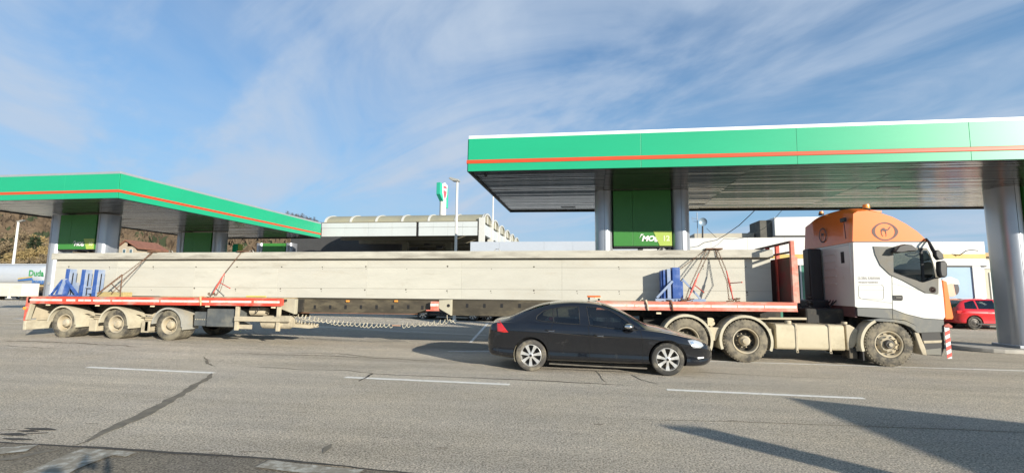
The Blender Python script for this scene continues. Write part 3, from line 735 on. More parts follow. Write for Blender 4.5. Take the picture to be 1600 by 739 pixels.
# ---------------------------------------------------------------- concrete beam
def girder():
    t = thing('concrete_beam', 'huge precast concrete beam lying along the red trailer', 'beam')
    k = .0024; x0, x1 = -17.14, 4.89; y0, y1 = 13.2, 14.2
    skew(MB().prism([(x0, 2.565), (x0, 2.775), (x1, 2.775), (x1, 2.565)], y0-.13, y1+.13), k).build('top_flange', concf, t, bevel=.018)
    skew(MB().box(x0+.06, x1-.04, y0+.012, y1-.012, 1.425, 2.563), k).build('core', mat('joint_concrete', (.22,.21,.17), .9), t)
    js = [x0+.05, -14.75, -11.96, -9.13, -6.27, -3.41, -.56, 2.44, x1-.03]
    rows = [1.415, 1.70, 2.31, 2.535]; rn = random.Random(9)
    for a, b in zip(js, js[1:]):
        for zi, (za, zb) in enumerate(zip(rows, rows[1:])):
            d = rn.uniform(0, .004); m = [conc, conc, mat('concrete_pale', (.495, .48, .415), .88, var=.08, vs=1.4, bump=.25, bs=25, dust=(.38, .355, .295), da=.25, streak=(.5,1,2.2))][rn.randrange(3)]
            skew(MB().box(a+.0012, b-.0012, y0+d*.5, y0+.02, za+.002, zb-.002), k).build('cast_face', m, t, bevel=.004)
    for s_ in (1,): skew(MB().box(js[0], js[-1], y1-.02, y1, 1.415, 2.535), k).build('cast_face', conc, t)
    hole = mat('tie_hole', (.10, .09, .07), .9)
    for i, u in enumerate(range(108, 1200, 66)):
        x, z = W(u+rn.uniform(-3, 3), 417+(u > 500)*-.5, y0)
        for zz_ in (2.335, 1.665):
            rr_ = rn.uniform(.014, .026)
            if rn.random() < .85: skew(MB().lathe([(0, -.003), (rr_, -.002), (rr_, .004)], (x, y0, zz_+rn.uniform(-.015, .015)), 'y', 9), k).build('tie_hole', hole, t)
            if rn.random() < .4: skew(MB().lathe([(0, -.003), (.012, -.002), (.012, .004)], (x+.01, y0, zz_-.06), 'y', 8), k).build('tie_hole', hole, t)
    for u in (267, 393, 777, 1034):
        x, z = W(u, 391, 13.6); z = 2.77+k*x
        MB().tube([(x-.075, 13.6, z-.02), (x-.085, 13.6, z+.05), (x-.04, 13.6, z+.1), (x+.04, 13.6, z+.1), (x+.085, 13.6, z+.05), (x+.075, 13.6, z-.02)], .012, 6).build('lifting_loop', mat('loop_grey', (.4,.38,.34), .6, m=.3), t, True)
    return rebase(t, (-6.2, 13.7, 1.36))
girder()
def blk(x0, x1, y0, y1, z0, z1, label, m=woodb, name='timber_block', cat='timber', g=None):
    o = MB().box(0, x1-x0, 0, y1-y0, 0, z1-z0).build(name, m, None, bevel=.01); o.location = (x0, y0, z0); return tag(o, label, cat, g)
blk(-15.05, -13.95, 12.75, 13.05, 1.36, 1.50, 'thick yellowish timber bearer at the foot of the rear blue frames')
blk(-16.25, -15.35, 13.3, 14.1, 1.355, 1.375, 'thin board under the rear end of the concrete beam', deckw)
blk(1.2, 1.4, 13.25, 14.15, 1.43, 1.448, 'thin board under the beam beside the blue front frame', deckw)
for (u0, u1, v, lab, yy) in ((300, 420, 461.5, 'thin loose plank lying on the red deck left of the chain tensioner', 12.75), (250, 470, 463.5, 'long weathered plank lying along the middle of the red deck edge', 12.65)):
    x0, z = W(u0, v, yy); x1, _ = W(u1, v, yy); x1 = min(x1, -8.5)
    blk(x0, x1, yy, yy+.12, 1.365+.004*(yy < 12.7), 1.40, lab, deckw, 'plank', 'plank')
yel = mat('yellow_sleeve', (.62, .50, .10), .6, var=.15)
x0, z0 = W(378, 462, 12.66); tag(MB().tube([(x0, 12.85, 1.42), (x0+.63, 12.86, 1.42)], .02, 8).build('yellow_tube', yel), 'short yellow tube lying on the deck under the beam', 'tube')
# ---------------------------------------------------------------- blue stanchions
def tall_stanchion(x, z0, z1, low, label):
    t = thing('stanchion', label, 'stanchion', (x, 12.72, z0), (0, radians(2.2), 0), 'tall blue stanchions at the rear of the deck')
    h = z1-z0
    MB().box(0, .15, .0, .19, 0, h).build('web_plate', blue, t, bevel=.006)
    MB().box(.152, .17, -.008, .20, 0, h).build('flange', bluel, t, bevel=.004)
    MB().box(.171, .174, .07, .105, .02, h-.12).build('slot', dark, t)
    if low: MB().box(.175, .20, .10, .30, 0, h*low).build('side_plate', bluel, t, bevel=.004)
    return t
tall_stanchion(-16.10, 1.37, 2.21, .5, 'rear tall blue stanchion nearest the end of the trailer, behind the A frame')
tall_stanchion(-15.52, 1.37, 2.19, 0, 'rear tall blue stanchion in the middle of the three')
tall_stanchion(-15.06, 1.37, 2.19, 0, 'rear tall blue stanchion nearest the cable, linked by a short bar')
tag(MB().box(-15.34, -15.07, 12.74, 12.80, 1.62, 1.67).box(-15.34, -15.07, 12.82, 12.92, 1.45, 1.58).build('cross_link', bluel), 'short blue grey link between two tall rear stanchions', 'bracket')
def a_frame():
    t = thing('blue_frame', 'low blue A shaped frame on the rear end of the red trailer', 'frame')
    y = 12.60
    MB().box(-16.40, -15.36, y-.05, y+.07, 1.362, 1.40).build('foot_beam', blue, t, bevel=.006)
    MB().bar((-16.36, y, 1.41), (-16.0, y, 1.86), .05).build('brace', blue, t)
    MB().bar((-15.42, y, 1.41), (-15.88, y, 1.86), .06).build('brace', blue, t)
    MB().prism([(-16.22, 1.41), (-16.02, 1.87), (-15.93, 1.87), (-16.10, 1.41)], y-.02, y+.05).build('post', blue, t, bevel=.006)
    MB().prism([(-16.08, 1.41), (-15.92, 1.90), (-15.85, 1.90), (-15.98, 1.41)], y-.05, y+.02).build('post', bluel, t, bevel=.006)
    MB().prism([(-15.97, 1.41), (-15.88, 1.82), (-15.74, 1.65), (-15.82, 1.41)], y+.0, y+.04).build('plate', blue, t)
    return rebase(t, (-15.9, y, 1.36))
a_frame()
def front_frame():
    t = thing('blue_frame', 'blue steel frame with braces leaning on the beam above the black car', 'frame')
    y = 12.85
    MB().box(1.86, 3.10, y-.14, y-.02, 1.432, 1.50).build('foot_beam', bluel, t, bevel=.006)
    MB().box(2.30, 2.49, y-.12, y+.16, 1.505, 2.30).build('post', blue, t, bevel=.008)
    MB().box(2.492, 2.56, y-.10, y+.16, 1.505, 1.95).build('post_gusset', blue, t, bevel=.006)
    MB().box(2.08, 2.14, y-.06, y+.16, 1.505, 2.24).build('post_web', blue, t, bevel=.006)
    MB().box(2.17, 2.26, y-.10, y+.16, 1.505, 2.26).build('post_web', bluel, t, bevel=.006)
    MB().bar((1.90, y-.12, 1.52), (2.30, y-.12, 1.95), .055).build('brace', bluel, t)
    MB().bar((2.56, y-.06, 2.0), (2.98, y-.06, 1.51), .045).build('brace', bluel, t)
    MB().box(2.03, 2.07, y-.02, y+.24, 1.505, 2.22).box(2.28, 2.298, y-.06, y+.2, 1.505, 2.22).build('back_plate', blue, t)
    return rebase(t, (2.3, y, 1.43))
front_frame()
# ---------------------------------------------------------------- lashings
def chain(pts, r=.011, link_len=.05):
    mb = MB(); P = [Vector(p) for p in pts]; tot = 0; i = 0
    for a, b in zip(P, P[1:]):
        d = b-a; n = max(1, int(d.length/link_len)); u_ = d.normalized()
        s_ = u_.cross(Vector((0,1,0))); s_ = s_.normalized() if s_.length > .1 else Vector((1,0,0)); w_ = u_.cross(s_)
        for j in range(n):
            c = a+d*((j+.5)/n); q = s_ if i % 2 else w_; i += 1; h = d.length/n*.62; k = r*1.25
            mb.tube([c-u_*h+q*k*.3, c-u_*h*.7+q*k, c+u_*h*.7+q*k, c+u_*h+q*k*.3], r*.5, 4)
            mb.tube([c-u_*h-q*k*.3, c-u_*h*.7-q*k, c+u_*h*.7-q*k, c+u_*h-q*k*.3], r*.5, 4)
    return mb
def PW(u, v, y): x, z = W(u, v, y); return (x, y, z)
def lash(label, top, hook, foot, handle, double=None, red_from=None, slack=None):
    t = thing('lashing_chain', label, 'chain', group=None)
    chain([top, hook]).build('chain_links', rust, t)
    if double: chain(double).build('chain_links', rust, t)
    h, f = Vector(hook), Vector(foot); m_ = (h+f)/2; d = (f-h).normalized()
    MB().tube([h, h.lerp(f, .25)], .016, 6).tube([h.lerp(f, .25), h.lerp(f, .7)], .026, 8).tube([h.lerp(f, .7), h.lerp(f, .95)], .016, 6).build('turnbuckle', redt, t)
    MB().tube([h.lerp(f, .42), handle], .013, 6).sphere(handle, .02, 8, 6).build('lever', redt, t)
    mb = MB(); rn = random.Random(int(top[0]*10))
    for i in range(16):
        c = f+Vector((rn.uniform(-.14, .14), rn.uniform(-.05, .05), rn.uniform(-.02, .08)))
        a = rn.uniform(0, pi); q = Vector((cos(a), .2, sin(a)*.4))*.05
        mb.tube([c-q, c+q], .012, 5)
    mb.build('chain_heap', rust, t)
    if slack: MB().tube(slack, .008, 5).build('slack_line', rust, t)
    MB().box(top[0]-.13, top[0]+.12, top[1]-.06, top[1]+.3, top[2]-.0, top[2]+.035).build('edge_pad', rust, t, bevel=.008)
    return rebase(t, foot)
zt_ = lambda x: 2.775+.0024*x
def topp(u): x, _ = W(u, 393, 13.07); return (x, 13.06, zt_(x)+.004)
lash('chain with red tensioner and hanging loop on the middle of the rear deck', topp(378), PW(351, 427, 12.95), PW(331, 461, 12.55), PW(359, 450, 12.62), slack=[PW(351, 430, 12.95), PW(349, 440, 12.8), PW(344, 455, 12.7), PW(337, 461, 12.6)])
t1 = thing('lashing_chain', 'long diagonal chain pair with rusty links near the rear of the beam', 'chain')
chain([topp(240), PW(156, 457, 12.6)]).build('chain_links', rust, t1); chain([topp(237), PW(174, 459, 12.7)]).build('chain_links', rust, t1)
MB().tube([PW(191, 429, 12.8), PW(188, 461, 12.6)], .014, 6).tube([PW(174, 443, 12.7), PW(187, 455, 12.65)], .014, 6).build('tension_rod', rust, t1)
MB().tube([PW(191, 429, 12.8), PW(152, 459, 12.56)], .018, 6).build('tension_rod', rust, t1)
p = topp(241); MB().box(p[0]-.2, p[0]+.15, p[1]-.05, p[1]+.4, p[2], p[2]+.06).build('edge_pad', rust, t1, bevel=.01)
rebase(t1, (-14.8, 12.6, 1.36))
lash('chain with red lever tensioner beside the blue frame above the black car', topp(1110), PW(1092, 427, 12.9), PW(1074, 470, 12.55), PW(1099, 456, 12.6), double=[topp(1104), PW(1078, 447, 12.8), PW(1070, 470, 12.6)])
lash('chain with red tensioner in the shade near the headboard', topp(1121), PW(1135, 423, 12.85), PW(1146, 470, 12.55), PW(1159, 441, 12.5), double=[topp(1117), PW(1136, 440, 12.95), PW(1139, 468, 12.7)])
tag(chain([topp(1103), PW(1062, 421, 13.1)]).build('lashing_chain', rust), 'thin slanting chain from the beam top to the blue front frame', 'chain')
for u, lab in ((1011, 'pale strap hanging over the deck edge behind the car roof'), (1050, 'rusty chain end hanging over the red rail under the blue frame'), (313, 'orange strap end hanging over the red rear deck edge')):
    x, z = W(u, 473, T0-.03)
    m_ = {1011: dustmetal, 1050: rust, 313: mat('strap_orange', (.6, .33, .18), .8, var=.2)}[u]
    tag(MB().tube([(x-.1, T0+.2, 1.45+KS*x), (x-.02, T0-.02, 1.44+KS*x), (x, T0-.03, 1.35+KS*x), (x+.02, T0-.03, 1.2+KS*x)], [.02, .03, .025, .02], 6).build('strap', m_), lab, 'strap')
x, z = W(907, 463.5, 12.6)
# ---------------------------------------------------------------- tractor unit
cabw = mat('cab_white', (.64, .64, .60), .35, var=.03, vs=1.2, coat=.3, dust=(.52, .48, .38), da=.16, ds=1.5)
cabo = mat('cab_orange', (.82, .175, .016), .38, var=.04, vs=1.2, coat=.3)
cabg = mat('cab_grey', (.115, .12, .115), .5, var=.1, vs=2, dust=(.30, .27, .20), da=.35, ds=1.5)
panelg = mat('window_surround', (.095, .092, .08), .4, var=.08, dust=(.20, .18, .14), da=.35)
rubber = mat('rubber', (.015, .015, .016), .6, var=.1)
logo_m = mat('logo_brown', (.10, .055, .05), .6, var=.05)
intr = mat('interior_dark', (.03, .03, .033), .7, var=.15)
seatm = mat('seat_fabric', (.09, .095, .11), .85, var=.15)
clear = glass('cab_glass', (.86, .90, .88), .03)
dimgl = glass('tinted_glass', (.30, .34, .33), .05)
def C1(X, Y, y=12.35): return W(1200+X/2.4625, 300+Y/2.4625, y)
def C2(X, Y, y=12.35): return W(1370+X/3.692, 370+Y/3.692, y)
def ring_part(name, cx, cz, y, r0, r1, m, parent, sx=1, seg=36, off=0):
    mb = MB()
    for i in range(seg):
        a = 2*pi*i/seg
        w_ = 1+off*abs(cos(a))**3
        mb.v += [(cx+sx*r0*cos(a), y, cz+r0*sin(a)), (cx+sx*(r1*w_)*cos(a), y, cz+r1*sin(a)), (cx+sx*(r1*w_)*cos(a), y+.006, cz+r1*sin(a)), (cx+sx*r0*cos(a), y+.006, cz+r0*sin(a))]
    for i in range(seg):
        j = (i+1) % seg; mb.f += [(4*i, 4*i+1, 4*j+1, 4*j), (4*i+1, 4*i+2, 4*j+2, 4*j+1), (4*i+3, 4*i, 4*j, 4*j+3)]
    return mb.build(name, m, parent)
CAMEL = [(-.62,.02),(-.60,.22),(-.42,.42),(-.22,.56),(-.06,.50),(.06,.36),(.22,.30),(.40,.28),(.52,.34),(.62,.50),(.66,.62),(.78,.72),(.96,.68),(1.0,.62),(.80,.58),(.74,.48),(.66,.30),(.52,.14),(.34,.06),(.20,.02),
         (.18,-.20),(.20,-.44),(.18,-.62),(.14,-.88),(.08,-.88),(.12,-.60),(.08,-.36),(.02,-.06),(-.16,.0),(-.34,.06),(-.44,-.06),(-.50,-.26),(-.48,-.5),(-.38,-.72),(-.30,-.86),(-.38,-.86),(-.50,-.66),(-.58,-.46),(-.60,-.2)]
def tractor():
    t = thing('tractor_unit', 'white tractor unit with orange roof and camel emblem pulling the trailer', 'truck')
    Y0, Y1 = 12.36, 14.84; yc = 13.6; hw = 1.24
    r0 = C1(328, 192); xr = r0[0]
    # white shell outline of the near side (x, z, pull, drop)
    def q(X, Y, p=0, d=0): x, z = C1(X, Y); return (x, z, p, d)
    shell = [q(328,192), q(336,440), q(345,444), q(420,446), (*C1(480,449),0,0), (*C1(530,468),0,0), (*C1(600,485),.02,0), q(676,490,.14), q(683,480,.16), q(676,400,.17), q(668,335,.17), q(655,300,.16), q(640,255,.14), q(612,192,.10)]
    glassP = [C2(93,72), C2(240,66), C2(292,84), C2(322,150), C2(338,238), C2(250,262), C2(95,200)]
    glassP = [C2(93,66), C2(296,80), C2(318,140), C2(338,236), C2(262,262), C2(170,232), C2(95,204)]
    cab = barrel('cab_shell', shell, yc, hw, cabw, t, holes=[glassP], skip=(10, 11, 12))
    # bigger dark surround with the same opening
    sur = [C1(405,209), C1(610,216), C1(622,235), C1(655,332), C1(655,392), C1(607,388), C1(520,340), C1(470,318), C1(432,282), C1(412,240)]
    mb = MB(); mb.v = [(x, Y0-.014, z) for x, z in sur]; mb.f = [tuple(range(len(sur)))]
    me = bpy.data.meshes.new('s'); me.from_pydata(mb.v, [], mb.f); bm = bmesh.new(); bm.from_mesh(me)
    fs = cut_poly(bm, glassP, lambda f: True); bmesh.ops.delete(bm, geom=fs, context='FACES')
    bmesh.ops.recalc_face_normals(bm, faces=bm.faces)
    bm.to_mesh(me); bm.free(); o = link('window_surround', me, panelg, t)
    sd = o.modifiers.new('s', 'SOLIDIFY'); sd.thickness = .014; sd.offset = 0
    for yy in (Y0-.004, Y1+.004):
        MB().prism(glassP, yy-.002, yy+.002).build('side_window', clear, t)
    sp = [C2(248,66), C2(262,68), C2(275,250), C2(262,258)]
    MB().prism(sp, Y0-.022, Y0+.01).build('window_divider', rubber, t)
    MB().tube([(*C2(95,204)[:1], Y0-.016, C2(95,204)[1])]+[(C2(a, b)[0], Y0-.016, C2(a, b)[1]) for a, b in ((170,232),(262,262),(338,236))], .008, 5).build('window_seal', rubber, t)
    # orange roof fairing
    fair = [q(326,191), q(328,84,0,.10), q(345,74,0,.16), q(385,72,0,.17), q(430,80,0,.17), q(480,96,.0,.16), q(530,122,.03,.13), q(575,152,.07,.08), q(605,180,.10,.02), q(612,191,.11,0)]
    barrel('roof_fairing', fair, yc, hw+.006, cabo, t)
    MB().prism([C1(420,75), C1(440,74), C1(585,158), C1(575,160), C1(470,92)], Y0+.10, Y0+.14).build('roof_edge', cabo, t, bevel=.02)
    MB().box(xr+.01, C1(612,190)[0]+.04, Y0-.010, Y0+.012, r0[1]-.012, r0[1]+.010).build('roof_seam', panelg, t)
    # rear wall details
    xb = xr-.035
    MB().box(xb, xr+.02, Y0+.10, Y1-.10, 1.42, 2.86).build('rear_panel', cabw, t, bevel=.03)
    for i in range(5): MB().box(xb-.012, xb+.004, 13.15, 14.5, 2.66-i*.19, 2.70-i*.19).build('rear_rib', cabw, t, bevel=.006)
    MB().box(xb-.012, xb+.002, 12.72, 12.86, 2.42, 2.70).build('rear_vent', rubber, t, bevel=.01)
    MB().box(xb-.01, xr, Y0+.05, Y1-.05, 1.12, 1.40).build('rear_skirt', mat('rear_dirty', (.10,.05,.05), .7, var=.2), t)
    ring = MB().lathe([(.20, 0), (.20, -.004), (.165, -.004), (.165, 0)], (xr-.012, 13.75, 3.22), 'x', 30).build('rear_emblem', logo_m, t)
    vs = [(xr-.016, 13.75-u*.13, 3.22+v*.13) for u, v in CAMEL]
    MB().add(vs, [tuple(range(len(vs)))]).build('rear_camel', logo_m, t)
    MB().box(xr-.09, xr-.02, 12.52, 12.70, 3.42, 3.52).build('work_lamp', black, t, bevel=.01)
    MB().tube([(xr-.05, 12.6, 3.4), (xr-.04, 12.58, 3.0)], .01, 5).build('lamp_cable', black, t)
    MB().box(6.02, 6.34, 13.72, 14.10, 1.25, 2.86).box(5.96, 6.38, 13.55, 14.7, .9, 1.5).build('air_intake', black, t, bevel=.04)
    MB().box(5.5, 6.4, 12.9, 14.3, .90, 1.30).build('engine_tunnel', chass, t, bevel=.05)
    mb = MB(); rn = random.Random(2)
    for i in range(9):
        y = 13.2+.14*i; mb.tube([(6.38, y, 1.5), (6.1, y-.05, 1.15+rn.uniform(-.1,.1)), (5.8, y, 1.0+rn.uniform(-.1,.15)), (5.55, y, 1.2+rn.uniform(-.1,.3)), (5.3, y, 1.25)], .016, 5)
    mb.build('air_line', black, t)
    for k_ in range(3):
        pts = [(5.62+.09*k_+.05*sin(a*.8), 13.0+.12*k_+.07*cos(a*.8), 1.05+.0125*a*1.2) for a in range(40)]
        MB().tube(pts, .009, 4).build('coil_hose', black, t)
    # door outline, handle, flap, writing
    def groove(pts, w=.007, m=rubber, y=Y0-.0015, name='door_gap'):
        mb = MB()
        for a, b in zip(pts, pts[1:]): mb.bar((a[0], y, a[1]), (b[0], y, b[1]), w, .006)
        return mb.build(name, m, t)
    groove([C1(459,209), C1(466,300), C1(478,330), C1(480,449)])
    groove([C1(345,408), C1(480,428)], .004); groove([C1(480,352), C1(560,372), C1(676,400)], .003, panelg)
    fl = [C1(a, b) for a, b in ((352,358), (438,356), (445,364), (446,408), (438,414), (358,410), (350,402), (350,364), (352,358))]
    groove(fl, .005, panelg, name='side_flap'); groove([C1(350,378), C1(446,377)], .003, panelg)
    MB().prism([C1(481,397), C1(516,397), C1(519,402), C1(519,414), C1(514,418), C1(484,417)], Y0-.012, Y0-.001).build('door_handle', rubber, t, bevel=.004)
    MB().prism([C1(490,403), C1(513,403), C1(513,409), C1(490,408)], Y0-.022, Y0-.013).build('handle_grip', panelg, t, bevel=.003)
    x, z = C1(346, 336); tm_ = mat('faded_print', (.20, .18, .18), .6, var=.03)
    text('lettering', 'GLOBAL KARAVAN', .092, tm_, t, (x, Y0-.001, z), ext=.002, sx=.60, bold=.0)
    x, z = C1(349, 350); text('lettering', 'SPECIJALNI TRANSPORTI', .048, tm_, t, (x, Y0-.001, z), ext=.002, sx=.80, bold=.001)
    x, z = C1(611, 412); text('lettering', 'HI-WAY', .058, signw, t, (x, Y0-.001, z), ext=.003, sx=1.15, bold=.003)
    cx, cz = C1(450, 152); ring_part('emblem_ring', cx, cz, Y0-.010, .190, .220, logo_m, t, 1.12, off=.16)
    MB().prism([(cx+u*.145, cz+v*.145+.01) for u, v in CAMEL], Y0-.012, Y0-.004).build('camel_emblem', logo_m, t)
    cx, cz = C1(632, 376); MB().lathe([(0, -.003), (.072, -.003), (.072, .004)], (cx, Y0-.018, cz), 'y', 24).build('small_emblem', cabo, t)
    ring_part('emblem_ring', cx, cz, Y0-.024, .050, .058, logo_m, t)
    MB().prism([(cx+u*.038, cz+v*.038) for u, v in CAMEL], Y0-.026, Y0-.021).build('camel_emblem', logo_m, t)
    # grey lower cab, arch, bumper
    low = [C1(*p) for p in ((345,446), (420,448), (480,451), (530,470), (600,487), (678,492), (680,538), (592,540), (566,510), (530,493), (485,488), (430,484), (347,476))]
    low3 = [(x, z, .10 if x > 8.0 else 0, 0) for x, z in low]
    barrel('lower_panel', low3, yc, hw-.004, cabg, t)
    groove([C1(480,450), C1(482,487)], .006, rubber, Y0+.002)
    arch = [C1(*p) for p in ((378,494), (430,486), (485,490), (530,496), (565,512), (592,542), (574,542), (548,520), (520,508), (485,501), (430,498))]
    MB().prism(arch, Y0-.02, Y0+.30).build('wheel_arch', cabg, t, bevel=.012)
    bp = [C1(*p) for p in ((594,541), (680,539), (682,600), (672,632), (612,627), (600,590))]
    barrel('bumper', [(x, z, .20 if x > 8.0 else 0, 0) for x, z in bp], yc, hw-.02, mat('bumper_black', (.022,.022,.022), .55, var=.2, dust=(.16,.14,.1), da=.4), t)
    MB().prism([C1(600,572), C1(672,570), C1(670,580), C1(603,582)], Y0+.005, Y0+.04).build('step_tread', dustmetal, t, bevel=.006)
    MB().prism([C1(606,606), C1(668,600), C1(668,628), C1(612,626)], Y0+.004, Y0+.05).build('lower_step', mat('step_grey', (.16,.155,.13), .6, var=.2), t, bevel=.01)
    MB().prism([C1(564,540), C1(580,540), C1(606,600), C1(612,628), C1(596,626), C1(584,600)], Y0-.01, Y0+.32).build('mudguard_front', dustmetal, t, bevel=.012)
    # windshield, front face trim
    MB().prism([C1(655,300), C1(640,255), C1(612,194), C1(606,194), C1(634,258), C1(648,302)], 12.62, 14.58)
    ws = [(C1(618,208)[0]+.125, C1(618,208)[1]), (C1(662,318)[0]+.165, C1(662,318)[1])]
    mb = MB(); n = 10
    for i in range(n+1):
        tt = (-1+2*i/n)*.86; a = 1-abs(tt)**3.2; y = yc+hw*tt
        for (x, z), pm in zip(((C1(616,203)), (C1(662,318))), (.11, .17)): mb.v.append((x+pm*a+.012, y, z))
    mb.f = [(2*i, 2*i+2, 2*i+3, 2*i+1) for i in range(n)]
    mb.build('windshield', clear, t, True)
    MB().box(8.02, 8.06, Y0+.12, Y1-.12, 2.84, 2.90).build('sun_blind', rubber, t)
    # near side front corner: deflector and hazard boards
    fx = C1(690, 400)[0]
    MB().prism([C1(672,338), C1(690,345), C1(703,420), C1(716,482), C1(712,490), C1(684,490), C1(680,420)], Y0+.0, Y0+.10).build('corner_deflector', cabo, t, bevel=.015)
    def hazard(P0, P1, y, par, name='hazard_board'):
        (x0, za), (x1, zb) = P0, P1; b = MB().box(x0, x1, y, y+.015, zb, za).build(name, tape2, par, bevel=.004)
        n = 5; h = (za-zb); st = h/4.2; w_ = x1-x0
        for i in range(-1, 6):
            zb_ = zb+i*st; P = [(x0, zb_), (x1, zb_+w_*.55), (x1, zb_+w_*.55+st*.5), (x0, zb_+st*.5)]
            P = [(x, min(max(z, zb+.004), za-.004)) for x, z in P]
            if abs(P[0][1]-P[3][1]) < .01 or abs(P[1][1]-P[2][1]) < .01: continue
            MB().prism(P, y-.004, y-.0005).build('hazard_stripe', redst, b)
    tape2 = mat('board_white', (.78, .76, .72), .5, var=.04); redst = mat('board_red', (.66, .07, .05), .5, var=.05)
    hazard(C1(676,518), C1(706,640), Y0-.03, t)
    hazard(C1(692,372), C1(714,482), Y0+.11, t)
    MB().prism([C1(676,512), C1(692,504), C1(708,516), C1(706,522), C1(678,522)], Y0-.03, Y0+.05).build('board_mount', mat('mount_red', (.35,.06,.04), .6), t, bevel=.005)
    # mirrors and visor
    P3 = lambda a, b, y: (C1(a, b, y)[0], y, C1(a, b, y)[1])
    MB().tube([P3(608,180,12.34), P3(622,195,12.22), P3(640,225,12.15), P3(648,235,12.12)], .022, 8).tube([P3(612,182,12.36), P3(628,220,12.2), P3(652,262,12.12)], .018, 8).build('mirror_arm', black, t)
    MB().prism([C1(642,226,12.1), C1(656,222,12.1), C1(672,238,12.1), C1(676,258,12.1), C1(656,262,12.1), C1(644,246,12.1)], 12.08, 12.20).build('small_mirror', black, t, bevel=.02)
    MB().prism([C1(655,266,12.1), C1(678,264,12.1), C1(687,276,12.1), C1(687,322,12.1), C1(678,330,12.1), C1(660,326,12.1), C1(655,300,12.1)], 12.06, 12.20).build('large_mirror', black, t, bevel=.03)
    MB().tube([P3(600,345,12.34), P3(640,332,12.25), P3(666,328,12.14)], .014, 6).build('mirror_arm', black, t)
    MB().prism([C1(468,234), C1(486,210), C1(508,203), C1(534,206), C1(548,216), C1(552,230), C1(520,231), C1(495,236)], 12.16, 12.345).build('kerb_mirror', black, t, bevel=.02)
    # beacons
    def beacon(x, y, z, s_=1):
        b = MB().lathe([(.09*s_, -.02), (.10*s_, .02), (.0, .022)], (x, y, z), 'z', 16).build('beacon_base', black, t, True)
        MB().lathe([(.075*s_, .02), (.078*s_, .04), (.07*s_, .12*s_), (.0, .135*s_)], (x, y, z), 'z', 16).build('beacon_lens', amber, b, True)
    x, z = C1(378, 66, 12.75); beacon(x, 12.75, z-.01)
    MB().bar((x-.1, 12.75, z-.03), (x+.35, 12.78, z-.07), .05).build('beacon_bracket', cabo, t, bevel=.01)
    x, z = C1(238, 86, 14.0); beacon(xr+.1, 14.0, z, .7)
    # interior
    for yy in (12.62, 14.0):
        MB().box(7.02, 7.14, yy, yy+.5, 1.9, 2.72).box(7.0, 7.55, yy, yy+.5, 1.75, 1.92).build('driver_seat', seatm, t, bevel=.05)
    MB().box(7.78, 8.18, Y0+.06, Y1-.06, 1.72, 2.14).build('dashboard', intr, t, bevel=.05)
    sw = MB()
    pts = [(7.68+.10*cos(a), 14.2+.2*sin(a), 2.24+.19*cos(a)) for a in frange(0, 2*pi, 20)]
    sw.tube(pts, .016, 6, cap=False).tube([(7.68, 14.2, 2.22), (7.85, 14.2, 2.05)], .02, 6).build('steering_wheel', intr, t, True)
    MB().box(xr+.08, 7.0, Y0+.06, Y1-.06, 1.6, 1.9).build('bunk', seatm, t)
    # running gear
    for cx in (2.53, 3.90):
        wheel(t, (cx, 12.35, .515), .515, .56, 'dual', 1); wheel(t, (cx, 14.85, .515), .515, .56, 'dual', -1)
        MB().tube([(cx, 12.9, .515), (cx, 14.3, .515)], .09, 10).build('axle', chass, t)
        fender(t, (cx, 12.35, .515), .585, -22 if cx > 3 else -24, 196 if cx < 3 else 200, 12.32, 12.92, fendm, .03)
        fender(t, (cx, 12.35, .515), .585, -22, 200, 14.28, 14.88, fendm, .03)
    wheel(t, (7.03, 12.35, .515), .515, .33, 'front', 1); wheel(t, (7.03, 14.85, .515), .515, .33, 'front', -1)
    MB().tube([(7.03, 12.6, .5), (7.03, 14.6, .5)], .08, 10).build('axle', chass, t)
    fender(t, (7.03, 12.35, .515), .60, 118, 196, 12.30, 12.66, fendm, .03)
    fender(t, (7.03, 12.35, .515), .60, 10, 118, 12.40, 12.66, chass, .02)
    MB().box(6.44, 6.47, 12.32, 12.66, .14, .40).build('mud_flap', rubber, t)
    MB().box(1.6, 8.1, 13.12, 13.22, .72, 1.0).box(1.6, 8.1, 13.98, 14.08, .72, 1.0).box(6.5, 8.0, 12.9, 14.3, .55, 1.1).build('chassis_rails', chass, t)
    MB().bar((4.3, 12.95, 1.03), (6.3, 12.95, 1.05), .05, .08).build('chassis_top_rail', dustmetal, t)
    MB().box(1.9, 4.5, 13.3, 13.9, .98, 1.05).build('fifth_wheel', chass, t)
    # fuel tank
    def C7(X, Y, y=12.42): return W(1120+X/6.667, 470+Y/6.667, y)
    tx0, tz1 = C7(612, 240); tx1, tz0 = C7(1342, 522)
    prof = []; r_ = .075
    for (cx_, cz_, a_) in ((12.42+r_, tz0+r_, 180), (13.05-r_, tz0+r_, 270), (13.05-r_, tz1-r_, 0), (12.42+r_, tz1-r_, 90)):
        for k_ in range(5): a = radians(a_+k_*22.5); prof.append((cx_+r_*cos(a), cz_+r_*sin(a)))
    tk = MB().cross(prof, tx0, tx1).build('fuel_tank', tankm, t, True, bevel=.012)
    for X in (832, 1178):
        sx_, _ = C7(X, 400)
        MB().box(sx_-.022, sx_+.022, 12.405, 12.418, tz0-.02, tz1+.005).box(sx_-.022, sx_+.022, 12.42, 13.0, tz1+.003, tz1+.012).build('tank_strap', dustmetal, tk, bevel=.003)
        MB().tube([(sx_-.02, 12.42, tz0-.02), (sx_-.02, 12.40, tz0-.06), (sx_+.02, 12.40, tz0-.06), (sx_+.02, 12.42, tz0-.02)], .009, 6).build('strap_shackle', dustmetal, tk)
    cx_, cz_ = C7(740, 225, 12.6); MB().lathe([(.07, -.03), (.075, .03), (.06, .05), (0, .052)], (cx_, 12.6, cz_), 'z', 16).build('filler_cap', dustmetal, tk, True)
